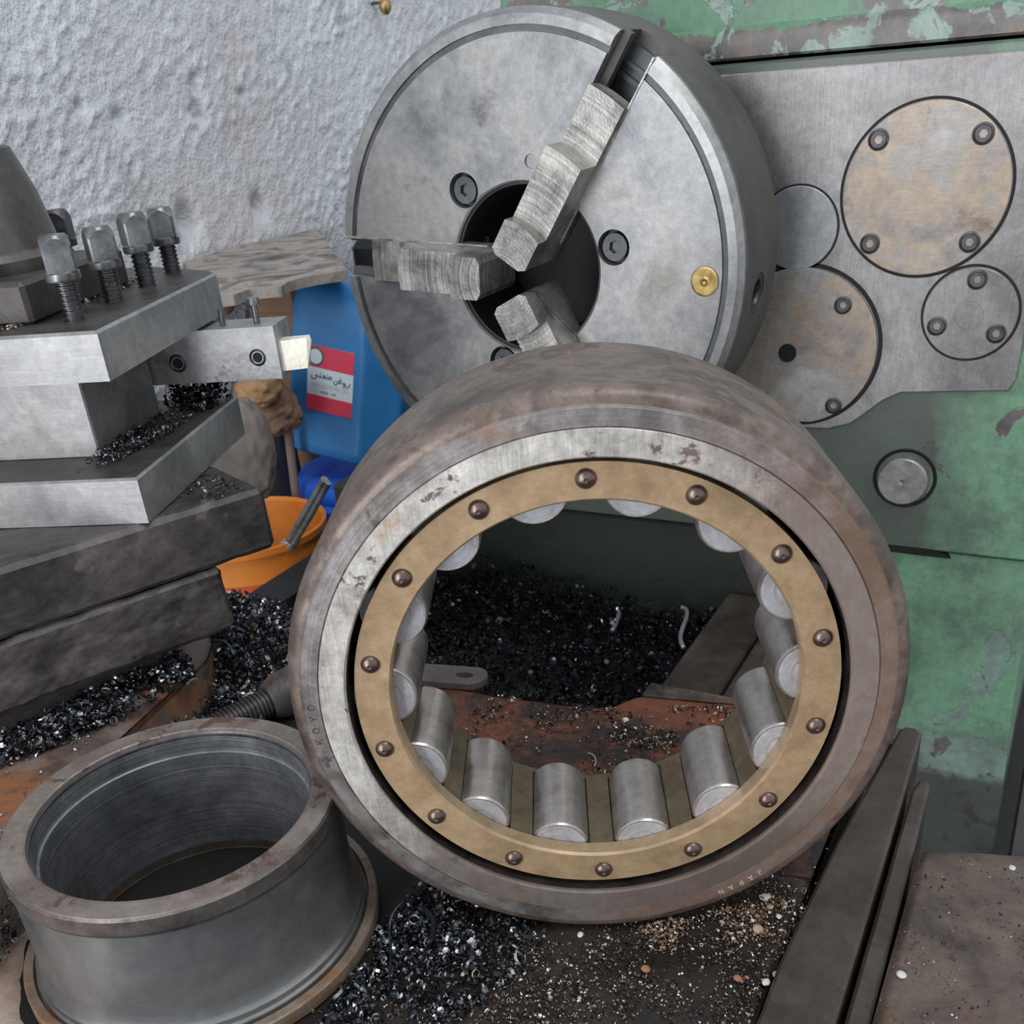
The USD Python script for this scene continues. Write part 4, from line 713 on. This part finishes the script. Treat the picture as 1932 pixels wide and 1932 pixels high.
curl(smoothc(pxcurve([(1155, 1190), (1164, 1172), (1168, 1155)], -.452)), .0022, m_rollend, 'pale straight sliver in the dark gap')
curl(smoothc(pxcurve([(1285, 1146), (1296, 1160), (1288, 1185), (1284, 1205), (1290, 1222)], -.450)), .0022, m_rollend, 'pale bent ribbon in the dark gap near the rail')
curl(smoothc(pxcurve([(1120, 1446), (1124, 1434), (1118, 1424), (1108, 1422)], ZB + .004)), .0005, m_peb_tan, 'fine pale thread behind the lower rollers')

# ------------------------------------------------------------------ small metal odds and ends on the bed
lk = LineString([(-.060, -.004), (0, 0)]).buffer(.0125).difference(affinity.scale(Point(-.0045, 0).buffer(.0045), 1.5, .8))
P = atz(888, 1278, ZB + .004)
solo('link_strap', prism(lk, 0, .0045), m_link, 'grey steel strap with a hole and rounded end behind the bearing', 'steel strap', 20, rotz(8, P - (0, 0, .003)))
nb = atz(245, 1234, -.3255)
nt = thing('square_nut', 'small dark square nut lying on the saddle wing', 'nut', rotz(20, nb))
part(nt, 'body', tri(man(cbox(-.010, .010, -.008, .008, -.004, .008, .0008)) - mcyl(.004, 0, .02, 24, x=.003)), m_wing)
tr = thing('threaded_rod', 'dark threaded rod with plain end block lying behind the sleeve', 'threaded rod')
E0, E1 = atz(452, 1352, ZB + .012), atz(512, 1322, ZB + .014)
d = E1 - E0; L = np.linalg.norm(d); d /= L; u = np.cross((0, 0, 1), d); u /= np.linalg.norm(u); w = np.cross(d, u)
part(tr, 'thread', xf(bolt_thread(.0105, -.02, L * .92, .0030), mat4(E0, u, w, d)), m_cast, 40)
part(tr, 'end_block', xf(lathe([(0, L * .9), (.0125, L * .9), (.0135, L * .95), (.0170, L * 1.35), (.0170, L * 2.3), (0, L * 2.3)], 40), mat4(E0, u, w, d)), m_cast)

# ------------------------------------------------------------------ behind the lathe
tubeb = tri(mbox(-.668, -.624, .640, .848, -.455, -.407) - mbox(-.662, -.630, .60, .840, -.449, -.413))
solo('square_tube', tubeb, m_tubeblk, 'black square steel tube with an open end beside the bucket', 'steel tube')
# shelf board on the wall
bp = [atz(x, y, -.181) for x, y in ((345, 491), (470, 461), (560, 438), (592, 428), (612, 450), (632, 480), (655, 510), (600, 520), (545, 531), (530, 541), (505, 543), (470, 546), (440, 557), (405, 560))]
brd = prism([(p[0], p[1]) for p in bp][::-1] if Polygon([(p[0], p[1]) for p in bp]).exterior.is_ccw is False else [(p[0], p[1]) for p in bp], -.192, -.181)
brd = brd.subdivide_to_size(.02); v = brd.vertices.copy(); v[:, 2] += .006 * (meshkit.fbm(v * (9, 9, 0), 3, 6) - .5); brd.vertices = v
solo('stained_board', brd, m_board, 'grey stained board with a ragged edge lying along the wall', 'board')
cb = thing('cardboard_box', 'brown cardboard box behind the tool holder', 'box')
part(cb, 'carton', cbox(-1.088, -1.014, 1.222, 1.262, -.70, -.197, .003), m_cardboard)
part(cb, 'flap', cbox(-1.088, -1.011, 1.216, 1.223, -.270, -.196, .001), m_cardboard)
solo('shade_block', cbox(-1.05, -.83, 1.42, 1.62, -.70, -.205, .01), m_tubeblk, 'added black block standing in for the darkness behind the chuck', 'stand_in')  # added block; its black colour stands for unlit space
solo('paper_scrap', lump(aty(490, 733, .96), (.026, .03, .022), 4, .3, 4), m_tan, 'crumpled tan paper below the tool holder', 'paper', True)
solo('paper_scrap', lump(aty(420, 568, .99), (.012, .02, .016), 14, .3, 3), m_tan, 'pale scrap of paper under the stained board', 'paper', True)
solo('grey_rag', lump(aty(462, 850, .86), (.036, .03, .062), 6, .25, 4), m_rag, 'grey beige rag hanging behind the compound slide', 'rag', True)
solo('brown_rag', lump(aty(500, 770, .99), (.052, .03, .036), 8, .35, 4), m_cardboard, 'brown crumpled rag left of the blue jug', 'rag', True)
solo('dark_sack', lump(aty(512, 872, 1.09), (.040, .04, .125), 10, .22, 4), m_sack, 'dark grey sack between the rag and the pole', 'sack', True)
solo('thin_pole', tube([aty(540, 780, 1.02), aty(559, 940, 1.02), aty(566, 1000, 1.02)], .006, 10), m_pole, 'thin pale pole left of the blue jug', 'pole')
# blue jug, leaning a little
JR = np.array([(.9767, -.1186, .1791), (.1013, .9895, .1026), (-.1894, -.0820, .9785)])
W, D = .146, .120
JP = aty(623.2, 719.6, 1.06) - JR @ np.array([-.0117, -D / 2, .101])
jg = thing('blue_jug', 'blue plastic oil jug with red and white label on top of a drum', 'jug', mat4(JP, JR[:, 0], JR[:, 1], JR[:, 2]))
def rrect(w, d, r, ch): return Polygon([(-w / 2, -d / 2), (w / 2 - ch, -d / 2), (w / 2, -d / 2 + ch * .9), (w / 2, d / 2), (-w / 2, d / 2)]).buffer(-r).buffer(r, 6)
def loft(secs):
    n = 96; rings = []
    for poly, z in secs:
        e = poly.exterior; c = np.array([e.interpolate(t, normalized=True).coords[0] for t in np.linspace(0, 1, n, endpoint=False)])
        if Polygon(c).exterior.is_ccw is False: c = c[::-1]
        k = np.argmax(c @ np.array([-1., -.6])); rings.append(np.c_[np.roll(c, -k, 0), np.full(n, z)])
    v = np.vstack(rings); m = len(rings); i = np.arange(m - 1)[:, None]; j = np.arange(n)[None]; j2 = (j + 1) % n
    A, B, C, D_ = i * n + j, i * n + j2, (i + 1) * n + j2, (i + 1) * n + j
    f = np.concatenate([np.stack([A, B, C], -1).reshape(-1, 3), np.stack([A, C, D_], -1).reshape(-1, 3)])
    k = len(v); v = np.vstack([v, (0, 0, secs[0][1]), (0, 0, secs[-1][1])]); jj = np.arange(n); e0 = (m - 1) * n
    f = np.vstack([f, np.c_[np.full(n, k), (jj + 1) % n, jj], np.c_[np.full(n, k + 1), e0 + jj, e0 + (jj + 1) % n]])
    return trimesh.Trimesh(v, f, process=False)
S = lambda k: rrect(W * k, D * k, .008, .040 * k)
jm_ = loft([(S(.86), -.002), (S(.95), .003), (S(.975), .014), (S(.975), .044), (S(1.0), .050), (S(1.0), .150), (S(.985), .154), (S(.995), .159), (S(.99), .185), (S(.95), .203), (S(.84), .214), (S(.6), .219)])
part(jg, 'body', jm_, m_jug, 40)
part(jg, 'cap', lathe([(0, .216), (.018, .216), (.018, .232), (.016, .234), (0, .234)], 40), m_drum, m=mat4((.045, .03, 0)))
yf = -D / 2 - .0006
lx0, lx1, lz0, lz1 = -.0445, .0212, .0600, .1420
lb = part(jg, 'label', cbox(lx0, lx1, yf - .0004, yf + .001, lz0, lz1, .0001), m_white)
def sub(name, mesh, mat): return part(lb, name, mesh, mat, False)
sub('red_band', cbox(lx0, lx1, yf - .0007, yf, .1150, lz1, .0001), m_red); sub('red_band', cbox(lx0, lx1, yf - .0007, yf, lz0, .0800, .0001), m_red)
dm = mat4((lx0 + .0115, yf - .0006, .1285), (1, 0, 0), (0, 0, 1), (0, -1, 0))
sub('emblem', xf(lathe([(0, 0), (.0118, 0), (.0118, .0004), (0, .0004)], 40), dm @ np.eye(4)), m_ink); sub('emblem', xf(lathe([(0, .0004), (.0092, .0004), (.0092, .0007), (0, .0007)], 40), dm), m_white)
def strokes(polys, dots, s, w=.12):
    g = [LineString(p).buffer(w) for p in polys] + [Point(p).buffer(w * 1.05) for p in dots]
    g = affinity.affine_transform(union_all(g), [s, 0, 0, s, 0, 0]); return [trimesh.creation.extrude_polygon(q, .0004, engine='earcut') for q in getattr(g, 'geoms', [g])]
word1 = ([[(4.1, .5), (4.0, .05), (3.6, -.35), (3.2, -.42)], [(3.0, .05), (2.7, .45), (2.35, .3), (2.5, 0), (2.95, .02), (2.8, -.4), (2.3, -.5)], [(2.0, .75), (1.55, .9), (1.3, .6), (1.6, .35), (2.0, .25), (1.0, .15)], [(1.1, .15), (.95, .5), (.9, .1), (.7, -.35), (.3, -.4), (-.02, -.1), (.02, .3)]], [(1.6, 1.3), (.45, .45)])
word2 = ([[(5.6, .2), (5.4, .65), (4.9, .7), (4.75, .25), (5.3, .1), (4.4, .1), (4.3, .5), (4.1, .1), (3.5, .1), (3.2, .55), (3.6, .7), (3.75, .45), (3.2, .12), (2.6, .12), (2.5, .5), (2.35, .1), (1.7, .15), (1.5, .5), (1.1, .3), (1.35, -.1), (1.2, -.5), (.5, -.62), (0, -.35), (.05, .1)]], [(4.3, .95), (2.35, .95), (2.65, .95)])
def place(ts, x, z):
    for q in ts: q.apply_transform(np.asarray(mat4((x, yf - .0003, z), (1, 0, 0), (0, 0, 1), (0, -1, 0))).T)
    return join(*ts)
sub('print', place(strokes(*word1, .0056), lx0 + .0385, .1005), m_ink); sub('print', place(strokes(*word2, .0053), lx0 + .0060, .1030), m_ink)
tx = meshkit.text_mesh('INDUSTRIAL OIL', .0052, .0003); k = .056 / tx.extents[0]; tx.apply_scale((k, 1, 1)); sub('print', place([tx], lx0 + .005, .0905), m_ink2)
sub('print', join(cbox(lx0 + .020, lx0 + .031, yf - .0007, yf, .0835, .0870, .0001), cbox(lx0 + .036, lx0 + .042, yf - .0007, yf, .0835, .0870, .0001)), m_ink2)
dr = thing('blue_drum', 'bright blue plastic drum under the jug', 'drum', mat4((-.850, 1.125, -.70)))
part(dr, 'body', lathe([(0, 0), (.100, 0), (.102, .01), (.102, .205), (0, .205)], 72), m_drum)
part(dr, 'lid', lathe([(0, .205), (.108, .205), (.110, .209), (.110, .222), (.104, .228), (.104, .236), (.098, .250), (.04, .250), (0, .250)], 72), m_drum)
# orange bucket with a rod
bk = thing('orange_bucket', 'dirty orange plastic bucket standing behind the lathe bed', 'bucket', mat4((-.878, .896, -.70)))
part(bk, 'shell', lathe([(0, 0), (.080, 0), (.0925, .240), (.0975, .241), (.0980, .249), (.0945, .250), (.0915, .246), (.0785, .004), (0, .004)], 96), m_orange)
part(bk, 'red_band', lathe([(.0910, .188), (.0922, .188), (.0930, .206), (.0918, .206)], 96), m_ored, label='red band round the bucket')
part(bk, 'white_band', lathe([(.0868, .100), (.0884, .100), (.0922, .188), (.0908, .188)], 96), m_white, label='white label round the bucket')
part(bk, 'paint_fill', lathe([(0, .10), (.083, .10), (.083, .104), (0, .104)], 48), m_tray)
R0, R1 = atz(528, 1030, -.452) + (0.004, 0.012, 0), aty(613, 905, .86)
rd = thing('metal_rod', 'grey metal rod leaning on the rim of the orange bucket', 'rod')
dd = R1 - R0; part(rd, 'shaft', join(tube([R0, R0 + dd * .5, R1], .0050, 8), tube([R0 + (.004, 0, -.004), R0 + dd * .5 + (.005, 0, -.004), R1 + (.004, 0, -.003)], .0035, 8)), m_rod, 40)
part(rd, 'tip', lump(R0 - dd * .04, (.010, .010, .008), 3, .1, 2), m_rollend, True, 'pale rounded tip')
# small brass hook high on the wall
P = atx(727, 12, -1.075)
hk = thing('wall_hook', 'small brass hook on the wall at the top of the picture', 'hook', mat4(P))
part(hk, 'bulb', lump((0, 0, 0), (.009, .011, .012), 2, .12, 3), m_brass, True)
part(hk, 'stem', tube([(-.028, 0, .006), (0, .004, .006), (.004, .012, .02), (.002, .018, .05)], .0024, 8), m_screw)
